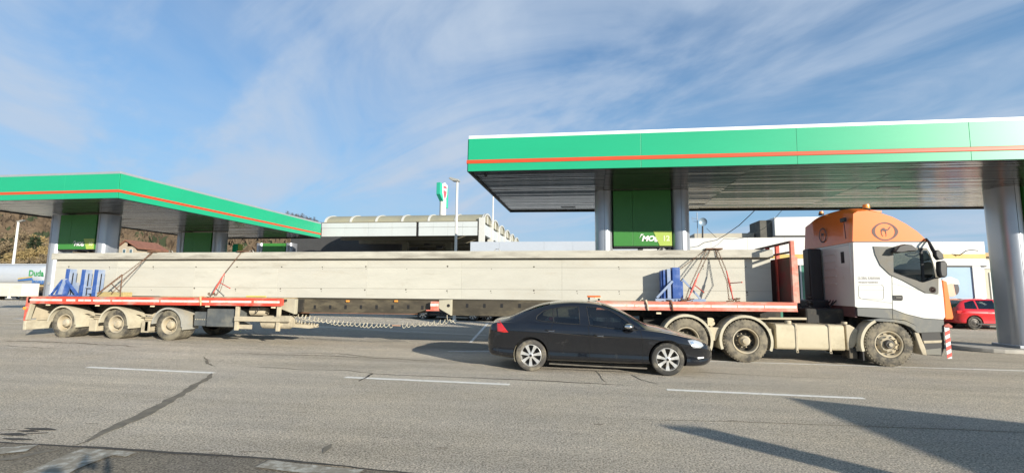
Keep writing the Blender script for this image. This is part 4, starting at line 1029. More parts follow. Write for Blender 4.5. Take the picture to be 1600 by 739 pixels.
    a_, b_ = C7(545, 290); c_, d_ = C7(605, 500); MB().box(a_, c_-.01, 12.5, 13.0, d_, b_).build('battery_box', dustmetal, t, bevel=.015)
    a_, b_ = C7(1352, 250); c_, d_ = C7(1482, 470)
    MB().prism([C7(1350,250), C7(1395,250), C7(1482,300), C7(1478,410), C7(1450,470), C7(1420,505), C7(1395,520), C7(1372,515)], 12.46, 12.95).build('urea_tank', dustmetal, t, bevel=.02)
    MB().lathe([(.06, 0), (.06, .05), (0, .052)], (C7(1365,240)[0], 12.58, C7(1365,240)[1]-.01), 'z', 14).build('tank_cap', dustmetal, t, True)
    MB().prism([C7(1462,470), C7(1495,470), C7(1495,522), C7(1462,522)], 12.44, 12.6).build('bracket', dustmetal, t)
    MB().box(C7(1385,500)[0], C7(1470,500)[0], 12.45, 12.8, .16, .40).build('lower_box', chass, t, bevel=.01)
    # plate shaped like a B between the rear wheels
    x, z = W(1111, 503, 12.32); bpl = MB()
    MB().bar((x+.03, 12.5, z-.25), (x+.03, 12.4, z), .05).build('plate_post', dustmetal, t)
    text('letter_plate', 'B', .225, mat('plate_cream', (.56,.48,.32), .6, var=.1), t, (x-.075, 12.33, z-.07), ext=.012, bold=.020, sx=1.15)
    MB().prism([(2.96, .82), (3.38, .82), (3.22, .50), (3.14, .50)], 12.40, 12.6).build('fender_bracket', dustmetal, t, bevel=.01)
    for xa in (3.13, 3.155): pass
    return rebase(t, (5, 13.6, 0))
tractor()
# ---------------------------------------------------------------- cars
paint_k = mat('black_paint', (.006, .007, .010), .14, var=.15, vs=3, coat=1, dust=(.03, .028, .025), da=.12, ds=2.2, spec=.35)
def settle(M, col, lo=.55, hi=.95, amt=.8):      # dust that has settled on the faces that look up
    n = M.node_tree.nodes; l = M.node_tree.links; b = n['Principled BSDF']
    g = n.new('ShaderNodeNewGeometry'); sp = n.new('ShaderNodeSeparateXYZ'); l.new(g.outputs['Normal'], sp.inputs[0])
    q = n.new('ShaderNodeMapRange'); l.new(sp.outputs['Z'], q.inputs[0]); q.interpolation_type = 'SMOOTHSTEP'
    q.inputs[1].default_value = lo; q.inputs[2].default_value = hi; q.inputs[4].default_value = amt
    src = b.inputs['Base Color'].links[0].from_socket; mi = n.new('ShaderNodeMix'); mi.data_type = 'RGBA'
    l.new(q.outputs[0], mi.inputs['Factor']); l.new(src, mi.inputs[6]); mi.inputs[7].default_value = (*col, 1); l.new(mi.outputs[2], b.inputs['Base Color'])
    c = n.new('ShaderNodeMapRange'); l.new(q.outputs[0], c.inputs[0]); c.inputs[3].default_value = b.inputs['Coat Weight'].default_value; c.inputs[4].default_value = .15; l.new(c.outputs[0], b.inputs['Coat Weight'])
settle(paint_k, (.40, .36, .28), .80, .99)
tail_red = mat('tail_lamp', (.55, .02, .02), .15, var=.05, coat=1)
alloy = mat('alloy_silver', (.68, .67, .64), .32, m=.6, var=.04, dust=(.45,.42,.34), da=.2)
chrome = mat('chrome', (.8, .8, .8), .12, m=1, var=.02)
tyre_c = mat('car_tyre', (.03, .029, .027), .8, var=.2, dust=(.20,.18,.14), da=.4, ds=3)
tyre_d = mat('dusty_car_tyre', (.06, .055, .05), .85, var=.2, dust=(.25,.22,.16), da=.5, ds=4)
cgl = glass('car_glass', (.58, .64, .61), .05)
lampg = mat('headlamp', (.62, .64, .66), .12, m=.5, var=.1, coat=1)
def car_wheel(parent, c, R, side, tm, spokes=7, steel_=False):
    s = side; rr = R*.70
    P = [(rr, .025), (rr+.012, .004), (R*.86, -.004), (R*.96, .008), (R, .035), (R, .185), (R*.96, .21), (rr, .20)]
    w_ = MB().lathe([(r, s*o) for r, o in P], c, 'y', 40).build('wheel', tm, parent, True)
    MB().lathe([(r, s*o) for r, o in ((rr+.003, .02), (rr-.012, .008), (rr-.02, .03), (rr-.03, .12))], c, 'y', 40).build('rim', alloy if not steel_ else black, w_, True)
    MB().lathe([(rr-.02, s*.10), (0, s*.10)], c, 'y', 24).build('brake_disc', chass, w_)
    mb = MB()
    if steel_: mb.lathe([(r, s*o) for r, o in ((rr-.02, .04), (rr*.72, .03), (rr*.62, .05), (rr*.4, .03), (rr*.2, .01), (0, .01))], c, 'y', 30)
    else:
        for i in range(spokes):
            a = 2*pi*i/spokes+.2; d = Vector((cos(a), 0, sin(a))); u_ = Vector((-sin(a), 0, cos(a))); C_ = Vector(c)
            pts = []
            for (r, hw_, y) in ((R*.12, .020, .012), (R*.4, .026, .018), (rr-.012, .040, .012)):
                for q_, yy in ((-1, y), (1, y), (1, y+.035), (-1, y+.035)): pts.append(tuple(C_+d*r+u_*hw_*q_+Vector((0, s*yy, 0))))
            fs = [(0,1,2,3), (8,11,10,9)]
            for b in (0, 4):
                for k_ in range(4): k2 = (k_+1) % 4; fs.append((b+k_, b+4+k_, b+4+k2, b+k2))
            mb.add(pts, fs)
        mb.lathe([(.0, s*.004), (.03, s*.006), (.05, s*.012), (.055, s*.04)], c, 'y', 20)
    mb.build('spokes', alloy if not steel_ else mat('steel_rim', (.12,.11,.10), .5, m=.4), w_, fix=True)
    MB().lathe([(0, -.002*s), (.026, 0), (.028, .01*s)], c, 'y', 14).build('centre_cap', black, w_, True)
    return w_
def car(t, D, paint, detail=True, glassm=None, steel_=False, wr=None):
    # D: tables along x for the shell, relative to the middle line y=0; near side is -y
    gm = glassm or cgl
    xs = D['xs']; rings = []
    for x in xs:
        w = interp(D['w'], x); zb = lin(D['zb'], x); zs = interp(D['zs'], x); ze = lin(D['ze'], x); zt = lin(D['zt'], x); wt = lin(D['wt'], x)
        ze = max(ze, zs+.012); zt = max(zt, ze+.008)
        f = D['flank']
        P = [(0, zb), (w*.55, zb), (w*.88, zb+.005), (w*.955, zb+.045)]
        for (k_, q_) in f: P.append((w*q_, zb+.09+(zs-.05-zb-.09)*k_))
        P += [(w*.955, zs-.018), (w*.932, zs)]
        yb = w*.925
        for k_ in (.06, .35, .65, .94): P.append((yb+(wt-yb)*k_-.0+.012*sin(pi*k_), zs+(ze-zs)*k_))
        P += [(wt-.012, ze+(zt-ze)*.10), (wt*.90, ze+(zt-ze)*.42), (wt*.72, ze+(zt-ze)*.72), (wt*.42, ze+(zt-ze)*.93), (0, zt)]
        rings.append(P)
    n = len(rings[0]); v = []; fcs = []
    m_ = 2*n-2
    for x, P in zip(xs, rings):
        xo = D['round'](x) if 'round' in D else (lambda y, z: 0)
        for y, z in P: v.append((x+xo(y, z), -y, z))
        for y, z in P[-2:0:-1]: v.append((x+xo(y, z), y, z))
    for i in range(len(xs)-1):
        for j in range(m_): j2 = (j+1) % m_; fcs.append((i*m_+j, i*m_+j2, (i+1)*m_+j2, (i+1)*m_+j))
    fcs += [tuple(range(m_))[::-1], tuple((len(xs)-1)*m_+j for j in range(m_))]
    mb = MB(); mb.v = v; mb.f = fcs
    o = mb.build('body', paint, t, fix=True)
    sb = o.modifiers.new('s', 'SUBSURF'); sb.levels = 2 if detail else 1; sb.render_levels = sb.levels
    cut = []
    for wx in D['wheels']:
        for sd in (-1, 1):
            r = D['arch']; c = MB().lathe([(0, -.19), (r, -.19), (r, .19), (0, .19)], (wx, sd*(D['hw']-.05), D['wr']+.012), 'y', 40).build('c', None, t, fix=True)
            bo = o.modifiers.new('b', 'BOOLEAN'); bo.operation = 'DIFFERENCE'; bo.object = c; bo.solver = 'EXACT'; cut.append(c)
    bake(o)
    for c in cut: bpy.data.objects.remove(c)
    bm = bmesh.new(); bm.from_mesh(o.data)
    # side windows
    for P in D['side_windows']:
        for sd in (-1, 1):
            fs = cut_poly(bm, P, lambda f, sd=sd: f.calc_center_median().y*sd > .45 and abs(f.normal.y) > .25)
            if fs: split_off(bm, fs, 'side_window', gm, t)
    for nm, (xa, xb) in (('windshield', D['ws']), ('rear_window', D['rw'])):
        fs = []
        for f in bm.faces:
            c = f.calc_center_median()
            if xa < c.x < xb and f.normal.z > .12 and abs(f.normal.y) < .62:
                zs_ = interp(D['zs'], c.x); ze_ = max(lin(D['ze'], c.x), zs_+.012)
                if c.z > ze_-.005 and abs(c.y) < lin(D['wt'], c.x)-.02: fs.append(f)
        if fs: split_off(bm, fs, nm, gm, t)
    bm.to_mesh(o.data); bm.free(); o.data.shade_smooth()
    try: o.data.set_sharp_from_angle(angle=radians(35))
    except Exception: pass
    for i, wx in enumerate(D['wheels']):
        for sd in (1, -1):
            car_wheel(t, (wx, -sd*(D['hw']-.012), D['wr']), D['wr'], sd, (wr or tyre_c) if i == 0 else tyre_c, steel_=steel_)
    MB().box(D['wheels'][0]+.4, D['wheels'][1]-.4, -.7, .7, .22, .30).build('floor', intr, t)
    return o
def sedan_tables(s=0):
    # black sedan, measured along its length; x=0 at the middle between the axles
    D = {}
    D['xs'] = [-2.375, -2.35, -2.30, -2.22, -2.10, -1.95, -1.8, -1.62, -1.45, -1.28, -1.10, -.92, -.75, -.55, -.35, -.15, .05, .25, .45, .62, .78, .92, 1.05, 1.2, 1.35, 1.5, 1.65, 1.8, 1.95, 2.08, 2.18, 2.26, 2.32, 2.35]
    D['zt'] = [(-2.375, .62), (-2.35, .80), (-2.30, 1.0), (-2.22, 1.06), (-1.95, 1.10), (-1.88, 1.128), (-1.60, 1.258), (-1.28, 1.380), (-.92, 1.452), (-.55, 1.478), (-.2, 1.475), (.05, 1.445), (.3, 1.375), (.6, 1.235), (.85, 1.10), (1.03, .995), (1.35, .935), (1.7, .845), (2.0, .755), (2.18, .695), (2.30, .62), (2.35, .52)]
    D['ze'] = [(-2.375, .60), (-2.22, 1.0), (-1.95, 1.055), (-1.85, 1.075), (-1.60, 1.185), (-1.28, 1.30), (-.92, 1.385), (-.55, 1.42), (-.2, 1.415), (.05, 1.38), (.3, 1.305), (.6, 1.165), (.85, 1.03), (1.03, .94), (1.35, .88), (1.7, .80), (2.0, .715), (2.2, .64), (2.35, .47)]
    D['wt'] = [(-2.375, .5), (-2.2, .66), (-1.95, .72), (-1.6, .66), (-1.0, .60), (-.3, .60), (.3, .61), (.7, .66), (1.0, .72), (1.2, .74), (1.7, .70), (2.1, .60), (2.35, .42)]
    D['zs'] = [(-2.375, .58), (-2.32, .90), (-2.2, .98), (-1.8, 1.0), (-1.2, .985), (-.5, .96), (.2, .935), (.8, .905), (1.3, .855), (1.7, .78), (2.05, .69), (2.25, .60), (2.35, .45)]
    D['w'] = [(-2.375, .60), (-2.33, .72), (-2.2, .82), (-1.95, .885), (-1.6, .925), (-1.2, .93), (-.6, .925), (.2, .925), (.9, .93), (1.4, .935), (1.75, .915), (2.0, .86), (2.18, .76), (2.3, .62), (2.35, .48)]
    D['zb'] = [(-2.375, .42), (-2.3, .28), (-2.0, .24), (-1.0, .21), (1.0, .19), (2.0, .17), (2.2, .20), (2.35, .30)]
    D['flank'] = ((0, .985), (.18, .962), (.45, .972), (.66, .985), (.80, 1.008), (.93, .98))
    D['wheels'] = (-1.388, 1.388); D['wr'] = .325; D['arch'] = .375; D['hw'] = .925
    D['ws'] = (.10, 1.03); D['rw'] = (-1.86, -1.02)
    return D
def black_car():
    cx = .305; yc = 11.02
    t = thing('parked_car', 'black dusty sedan parked in front of the trailer', 'car', (cx, yc, 0))
    D = sedan_tables(); yn = yc-.72
    def c3(X, Y, y=yn): x, z = W(740+X/4, 440+Y/4, y); return (x-cx, z)
    w1 = [c3(*p) for p in ((396,232), (402,212), (440,184), (493,170), (498,248), (430,241))]
    w2 = [c3(*p) for p in ((502,170), (560,160), (652,157), (662,262), (506,250))]
    w3 = [c3(*p) for p in ((708,158), (790,165), (852,184), (905,214), (960,250), (1020,298), (900,288), (728,268))]
    D['side_windows'] = [w1, w2, w3]
    car(t, D, paint_k, wr=tyre_d)
    b = [o for o in t.children if o.name.startswith('body')][0]
    # surface follower for trims on the near flank
    bpy.context.view_layer.update()
    from mathutils.bvhtree import BVHTree
    me = b.data; bv = BVHTree.FromPolygons([v.co for v in me.vertices], [p.vertices for p in me.polygons])
    def surf(x, z, off=.002, d=1):
        h = bv.ray_cast(Vector((x, -2*d, z)), Vector((0, d, 0)))
        return (x, (h[0].y if h[0] else -.9*d)-off*d, z)
    def ribbon(name, pts, w, m, off=.0015, n=10, par=t):
        out = []
        for a, c in zip(pts, pts[1:]): out += [(a[0]+(c[0]-a[0])*i/n, a[1]+(c[1]-a[1])*i/n) for i in range(n)]
        out.append(pts[-1]); mb = MB()
        for i, p in enumerate(out):
            q0 = out[max(i-1, 0)]; q1 = out[min(i+1, len(out)-1)]; dx_, dz_ = q1[0]-q0[0], q1[1]-q0[1]; l_ = math.hypot(dx_, dz_) or 1
            nx, nz = -dz_/l_*w/2, dx_/l_*w/2
            mb.v += [surf(p[0]+nx, p[1]+nz, off), surf(p[0]-nx, p[1]-nz, off)]
        mb.f = [(2*i, 2*i+2, 2*i+3, 2*i+1) for i in range(len(out)-1)]
        return mb.build(name, m, par)
    ys = yc-.92
    e = lambda X, Y: c3(X, Y, ys)
    gap = mat('panel_gap', (.002, .002, .002), .9, var=0)
    ribbon('door_gap', [e(500,250), e(470,330), e(462,400), e(480,470), e(500,500)], .008, gap)
    ribbon('door_gap', [e(716,272), e(722,340), e(724,470), e(722,512)], .008, gap)
    ribbon('door_gap', [e(1040,296), e(1052,350), e(1056,430), e(1060,525)], .008, gap)
    ribbon('door_gap', [e(470,502), e(722,514), e(1060,527)], .007, gap)
    ribbon('bonnet_gap', [e(1052,300), e(1180,312), e(1330,345)], .006, gap)
    ribbon('sill_strip', [e(472,512), e(760,528), e(1085,542)], .028, mat('sill_dust', (.13,.115,.09), .8, var=.2, dust=(.06,.055,.05), da=.4, ds=6), .004)
    ribbon('shoulder_crease', [e(320,300), e(500,318), e(760,345), e(1050,352), e(1200,348)], .004, chass, .001)
    for P, nm in ((w1, 'a'), (w2, 'b'), (w3, 'c')):
        mb = MB(); pts = []
        for a, c in zip(P, P[1:]+P[:1]):
            for i in range(4): pts.append((a[0]+(c[0]-a[0])*i/4, a[1]+(c[1]-a[1])*i/4))
        cxm = sum(p[0] for p in pts)/len(pts); czm = sum(p[1] for p in pts)/len(pts)
        P3 = []
        for x, z in pts:
            dx_, dz_ = x-cxm, z-czm; l_ = math.hypot(dx_, dz_); P3.append(surf(x+dx_/l_*.012, z+dz_/l_*.012, .003))
        mb.tube(P3+[P3[0]], .008, 5, cap=False).build('window_seal', rubber, t, True)
    for sd in (-1, 1):      # door handles
        pass
    for (X, Y) in ((478, 303), (782, 333)):
        x, z = e(X, Y); p = surf(x, z)
        MB().tube([surf(x-.10, z+.005, .004), surf(x-.07, z+.006, .03), surf(x+.07, z-.004, .03), surf(x+.10, z-.005, .004)], [.008, .012, .012, .008], 8).build('door_handle', black, t, True)
        MB().tube([surf(x-.03, z-.016, .034), surf(x+.09, z-.020, .030)], .005, 6).build('handle_trim', chrome, t)
    # mirror
    mx_, mz_ = c3(968, 282, yc-1.0)
    mb = MB().sphere((mx_, -1.0, mz_), (.11, .10, .065), 16, 10).build('door_mirror', paint_k, t, True)
    MB().sphere((mx_+.0, -1.045, mz_+.004), (.09, .062, .045), 14, 8).build('mirror_cap', chrome, mb, True)
    MB().bar((mx_+.06, -.95, mz_-.05), (mx_+.12, -.80, mz_-.07), .05).build('mirror_foot', black, t)
    # lamps
    def patch(name, P, m, off=.006, d=1):
        n = len(P); cxm = sum(p[0] for p in P)/n; czm = sum(p[1] for p in P)/n; pts = []
        for a, c in zip(P, P[1:]+P[:1]):
            for i in range(4): pts.append((a[0]+(c[0]-a[0])*i/4, a[1]+(c[1]-a[1])*i/4))
        mb = MB(); mb.v = [surf(cxm, czm, off+.004, d)]
        for k_ in (.5, .85, 1.0): mb.v += [surf(cxm+(x-cxm)*k_, czm+(z-czm)*k_, off+.003 if k_ < .99 else -.002, d) for x, z in pts]
        N_ = len(pts)
        mb.f = [(0, 1+i, 1+(i+1) % N_) for i in range(N_)]
        for r in range(2): mb.f += [(1+r*N_+i, 1+(r+1)*N_+i, 1+(r+1)*N_+(i+1) % N_, 1+r*N_+(i+1) % N_) for i in range(N_)]
        return mb.build(name, m, t, True, fix=True)
    yl = yc-.86
    g = lambda X, Y: c3(X, Y, yl)
    hl = [g(1336,364), g(1385,362), g(1428,376), g(1446,402), g(1420,416), g(1370,414), g(1350,392)]
    tl = [g(141,238), g(160,244), g(190,280), g(220,316), g(190,318), g(146,310), g(142,270)]
    for d in (1, -1):
        patch('headlight', hl, lampg, d=d); patch('tail_light', tl, tail_red, d=d)
        patch('fog_light', [g(1398,472), g(1445,472), g(1448,480), g(1402,484)], mat('drl_white', (.85,.85,.82), .3, var=.02), d=d)
        patch('indicator_dot', [g(1350,372), g(1372,370), g(1384,400), g(1362,398)], chrome, .012, d=d)
    x0, z0 = c3(676, 102, yc-.25)   # small orange light bar stuck on the roof
    # interior
    for sx, yy in ((-.15, -.38), (-.15, .38)):
        MB().box(sx-.08, sx+.06, yy-.24, yy+.24, .55, 1.12).box(sx-.06, sx+.5, yy-.25, yy+.25, .42, .60).box(sx-.10, sx+.0, yy-.12, yy+.12, 1.13, 1.28).build('seat', seatm, t, bevel=.04)
    MB().box(-1.15, -1.0, -.6, .6, .5, 1.05).box(-1.05, -.5, -.6, .6, .4, .58).build('rear_seat', seatm, t, bevel=.04)
    MB().box(.75, 1.05, -.66, .66, .62, .93).build('dashboard', intr, t, bevel=.05)
    pts = [(.58+.06*cos(a), .38+.18*sin(a), .93+.17*cos(a)) for a in frange(0, 2*pi, 18)]
    MB().tube(pts, .014, 6, cap=False).build('steering_wheel', intr, t, True)
    MB().sphere((-1.0, -.35, 1.05), (.06, .12, .06), 10, 8).build('red_headrest_cover', tail_red, t, True)
    MB().box(2.30, 2.36, -.35, .35, .36, .52).build('grille', black, t, bevel=.02)
    MB().box(2.345, 2.362, -.26, .26, .28, .35).build('number_plate', signw, t)
    fr = MB().lathe([(.36, -.1), (.36, .12)], (-1.388, -.80, .337), 'y', 24, radians(150), radians(205)).build('arch_dust', fendm, t, True)
    return t
black_car()
x, z = W(891, 466, 11.0)
ro = thing('roof_light', 'small orange warning light bar standing on the roof of the black car', 'light', (.305-.16, 10.95, 1.478))
MB().box(-.04, .26, -.06, .06, .06, .10).build('lens', mat('orange_lens', (.60,.14,.03), .3, var=.1), ro, bevel=.01)
MB().box(.12, .27, -.065, .065, .035, .062).build('clear_lens', cream, ro, bevel=.01)
MB().box(-.02, .02, -.05, .05, 0, .06).box(.2, .24, -.05, .05, -.01, .06).build('foot', black, ro)
# ---------------------------------------------------------------- other cars
paint_r = mat('red_paint', (.56, .016, .022), .22, var=.05, vs=2, coat=1)
def hatch_tables():
    D = sedan_tables()
    D['zt'] = [(-2.0, .55), (-1.98, .85), (-1.93, 1.05), (-1.80, 1.22), (-1.62, 1.39), (-1.45, 1.455), (-1.0, 1.485), (-.5, 1.49), (-.1, 1.46), (.2, 1.39), (.55, 1.22), (.85, 1.06), (1.03, .99), (1.35, .935), (1.7, .86), (1.95, .77), (2.1, .62), (2.15, .5)]
    D['ze'] = [(x, z-.055) for x, z in D['zt']]
    D['zs'] = [(-2.0, .55), (-1.95, .84), (-1.8, .92), (-1.2, .93), (0, .91), (.8, .90), (1.3, .86), (1.7, .79), (2.0, .68), (2.15, .47)]
    D['wt'] = [(-2.0, .5), (-1.9, .62), (-1.5, .60), (-.3, .60), (.3, .62), (.7, .66), (1.0, .72), (1.7, .70), (2.15, .45)]
    D['w'] = [(-2.0, .62), (-1.95, .74), (-1.8, .84), (-1.5, .88), (0, .88), (1.4, .88), (1.75, .85), (2.0, .74), (2.15, .5)]
    D['zb'] = [(-2.0, .40), (-1.9, .27), (-1, .20), (1, .18), (2.0, .2), (2.15, .3)]
    D['xs'] = [-2.0, -1.97, -1.9, -1.8, -1.68, -1.55, -1.4, -1.2, -.95, -.7, -.45, -.2, .05, .25, .45, .62, .78, .92, 1.03, 1.2, 1.4, 1.6, 1.8, 1.95, 2.05, 2.12, 2.15]
    D['wheels'] = (-1.29, 1.29); D['wr'] = .315; D['arch'] = .36; D['hw'] = .875
    D['ws'] = (.15, 1.03); D['rw'] = (-1.95, -1.6)
    D['side_windows'] = [[(-1.62, .98), (-1.55, 1.26), (-1.25, 1.36), (-1.12, 1.37), (-1.10, .97)], [(-1.05, .97), (-1.05, 1.375), (-.30, 1.385), (-.28, .965)], [(-.20, .965), (-.22, 1.385), (.05, 1.34), (.42, 1.17), (.80, .97)]]
    return D
def plain_car(label, x, y, paint, D, rot=0, name='parked_car', steel_=False, group=None, tl=None):
    t = thing(name, label, 'car', (x, y, 0), (0, 0, rot), group)
    car(t, D, paint, detail=False, steel_=steel_)
    MB().box(-.1, .05, -.6, -.15, .4, 1.05).box(-.1, .05, .15, .6, .4, 1.05).box(-1.0, -.85, -.6, .6, .4, 1.0).build('seat', seatm, t, bevel=.04)
    hw = D['hw']; r = D['xs'][0]
    for s_ in (-1, 1):
        MB().box(r+.0, r+.30, s_*(hw-.10)-.045, s_*(hw-.10)+.045, .74, .90).build('tail_light', tail_red, t, bevel=.03)
        MB().box(D['xs'][-1]-.32, D['xs'][-1]-.10, s_*(hw-.20)-.08, s_*(hw-.20)+.08, .58, .70).build('headlight', lampg, t, bevel=.03)
        MB().sphere((.72, s_*(hw+.07), .98), (.08, .08, .06), 10, 6).build('door_mirror', paint, t, True)
        for xd in (-.62, .35): MB().box(xd-.08, xd+.08, s_*(hw+.005)-.012, s_*(hw+.005)+.012, .80, .825).build('door_handle', paint, t, bevel=.005)
        for xd in (-.24, .92):
            MB().box(xd-.004, xd+.004, s_*(hw-.004)-.006, s_*(hw-.004)+.006, .30, .93).build('door_gap', black, t)
    MB().box(-1.2, 1.2, -hw+.0, -hw+.05, .24, .30).build('sill', black, t)
    return t
DH = hatch_tables()
rcx = W(1525, 505, 25.9)[0]
plain_car('small red hatchback parked in front of the shop beside the truck nose', rcx+1.29, 26.8, paint_r, DH, steel_=True)
DS = sedan_tables(); DS['side_windows'] = [[(-1.30, 1.02), (-1.2, 1.20), (-.95, 1.33), (-.88, 1.0)], [(-.83, 1.0), (-.85, 1.35), (-.22, 1.36), (-.2, .98)], [(-.14, .98), (-.16, 1.36), (.15, 1.30), (.85, .97)]]
pw = mat('white_car_paint', (.72, .72, .70), .25, var=.03, coat=1); pb = mat('blue_car_paint', (.13, .24, .42), .25, m=.3, var=.03, coat=1)
pd = mat('dark_car_paint', (.02, .022, .028), .2, var=.05, coat=1); ps = mat('silver_car_paint', (.35, .36, .38), .3, m=.5, var=.03, coat=1)
for (u, y, p, D, lab) in ((500, 31.5, pw, DS, 'white car glimpsed in the gap under the concrete beam behind the coiled hoses'),
                          (606, 31.2, pb, DH, 'light blue car glimpsed in the gap under the concrete beam'),
                          (700, 25.0, pd, DS, 'dark car glimpsed in the gap under the beam left of the black sedan'),
                          (800, 25.2, pd, DH, 'dark hatchback mostly hidden behind the black sedan roof')):
    x, _ = W(u, 465, y); plain_car(lab, x, y+.9, p, D)
# ---------------------------------------------------------------- station gate roof with barrel vaults
fw = mat('gate_fascia', (.50, .53, .53), .5, var=.04, vs=.8, dust=(.45,.46,.44), da=.2, streak=(1,1,.3))
vlt = mat('vault_sheet', (.27, .26, .19), .6, var=.12, vs=.7, dust=(.30,.28,.19), da=.4)
ribm = mat('vault_rib', (.52, .52, .49), .6, var=.05)
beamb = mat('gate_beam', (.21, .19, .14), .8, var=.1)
def gate():
    Yg = 30.9; xl, xr_ = -18.2, -6.95; zb, zt = 5.27, 6.22
    t = thing('gate_roof', 'long white fronted roof with rows of arched vaults, behind the beam', 'building', (-12, Yg, 0))
    def w(mb, name, m, smooth=False, bevel=0): o = mb.build(name, m, t, smooth, bevel); o.location = (12, -Yg, 0); return o
    xj = W(652, 360, Yg)[0]; zm = 5.86
    for a, b in ((xl, xj-.09), (xj+.09, xr_)):
        n = 4
        for i in range(n):
            p, q = a+(b-a)*i/n+.004, a+(b-a)*(i+1)/n-.004
            w(MB().box(p, q, Yg, Yg+.14, zb, zm-.01), 'fascia_panel', fw, bevel=.006); w(MB().box(p, q, Yg-.03, Yg+.14, zm, zt), 'fascia_panel', fw, bevel=.006)
    w(MB().box(xj-.085, xj+.085, Yg+.05, Yg+.2, zb, zt), 'joint', dark)
    w(MB().box(xl, xr_, Yg-.06, Yg+.3, zt+.002, zt+.05), 'gutter', beamb)
    wv = 2.75; nv = 6
    for k in range(nv):
        y0 = Yg+.12+k*(wv+.25); cy = y0+wv/2
        pr = [(cy+wv/2*cos(a), zt+.05+.62*sin(a)) for a in frange(0, pi, 14)]
        w(MB().cross(pr, xl+.2, xr_+.35), 'vault', vlt, True)
        if k == 0:
            for x in frange(xl+.2, xr_+.36, 6):
                pr2 = [(cy+(wv/2+.05)*cos(a), zt+.05+.67*sin(a)) for a in frange(0, pi, 14)]+[(cy+(wv/2-.03)*cos(a), zt+.05+.60*sin(a)) for a in frange(pi, 0, 14)]
                w(MB().cross(pr2, x-.09, x+.06), 'vault_rib', ribm)
        pr2 = [(cy+(wv/2+.05)*cos(a), zt+.05+.67*sin(a)) for a in frange(0, pi, 14)]+[(cy+(wv/2-.05)*cos(a), zt+.05+.58*sin(a)) for a in frange(pi, 0, 14)]
        w(MB().cross(pr2, xr_+.36, xr_+.46), 'vault_rib', ribm)
        w(MB().box(xr_+.36, xr_+.42, cy-.03, cy+.03, zt, zt+.66), 'gable_bar', ribm)
        w(MB().box(xr_+.10, xr_+.36, y0, y0+wv, zb+.1, zt-.1), 'side_fascia', fw, bevel=.01)
        w(MB().box(xr_+.1, xr_+.5, y0-.2, y0+.02, 0, zt+.25), 'side_post', ribm, bevel=.01)
        w(MB().box(xl, xr_, y0+wv-.2, y0+wv+.25, zb+.05, zt-.1), 'cross_beam', beamb)
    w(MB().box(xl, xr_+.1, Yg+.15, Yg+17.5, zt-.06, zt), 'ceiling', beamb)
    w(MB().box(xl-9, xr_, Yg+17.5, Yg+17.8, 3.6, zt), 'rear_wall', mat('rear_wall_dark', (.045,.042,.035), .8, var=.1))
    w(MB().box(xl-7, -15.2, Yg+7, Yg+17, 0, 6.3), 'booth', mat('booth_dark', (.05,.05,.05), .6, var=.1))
    for x in (-14.2, -10.6): w(MB().box(x, x+.45, Yg+5, Yg+5.45, 0, zb+.1), 'column', beamb, bevel=.02)
    for u, v in ((645, 374), (667, 381), (686, 386)):
        x, z = W(u, v, Yg+6); w(MB().box(x-.25, x+.25, Yg+6, Yg+6.3, z-.1, z+.12), 'hanging_lamp', black)
    return t
gate()
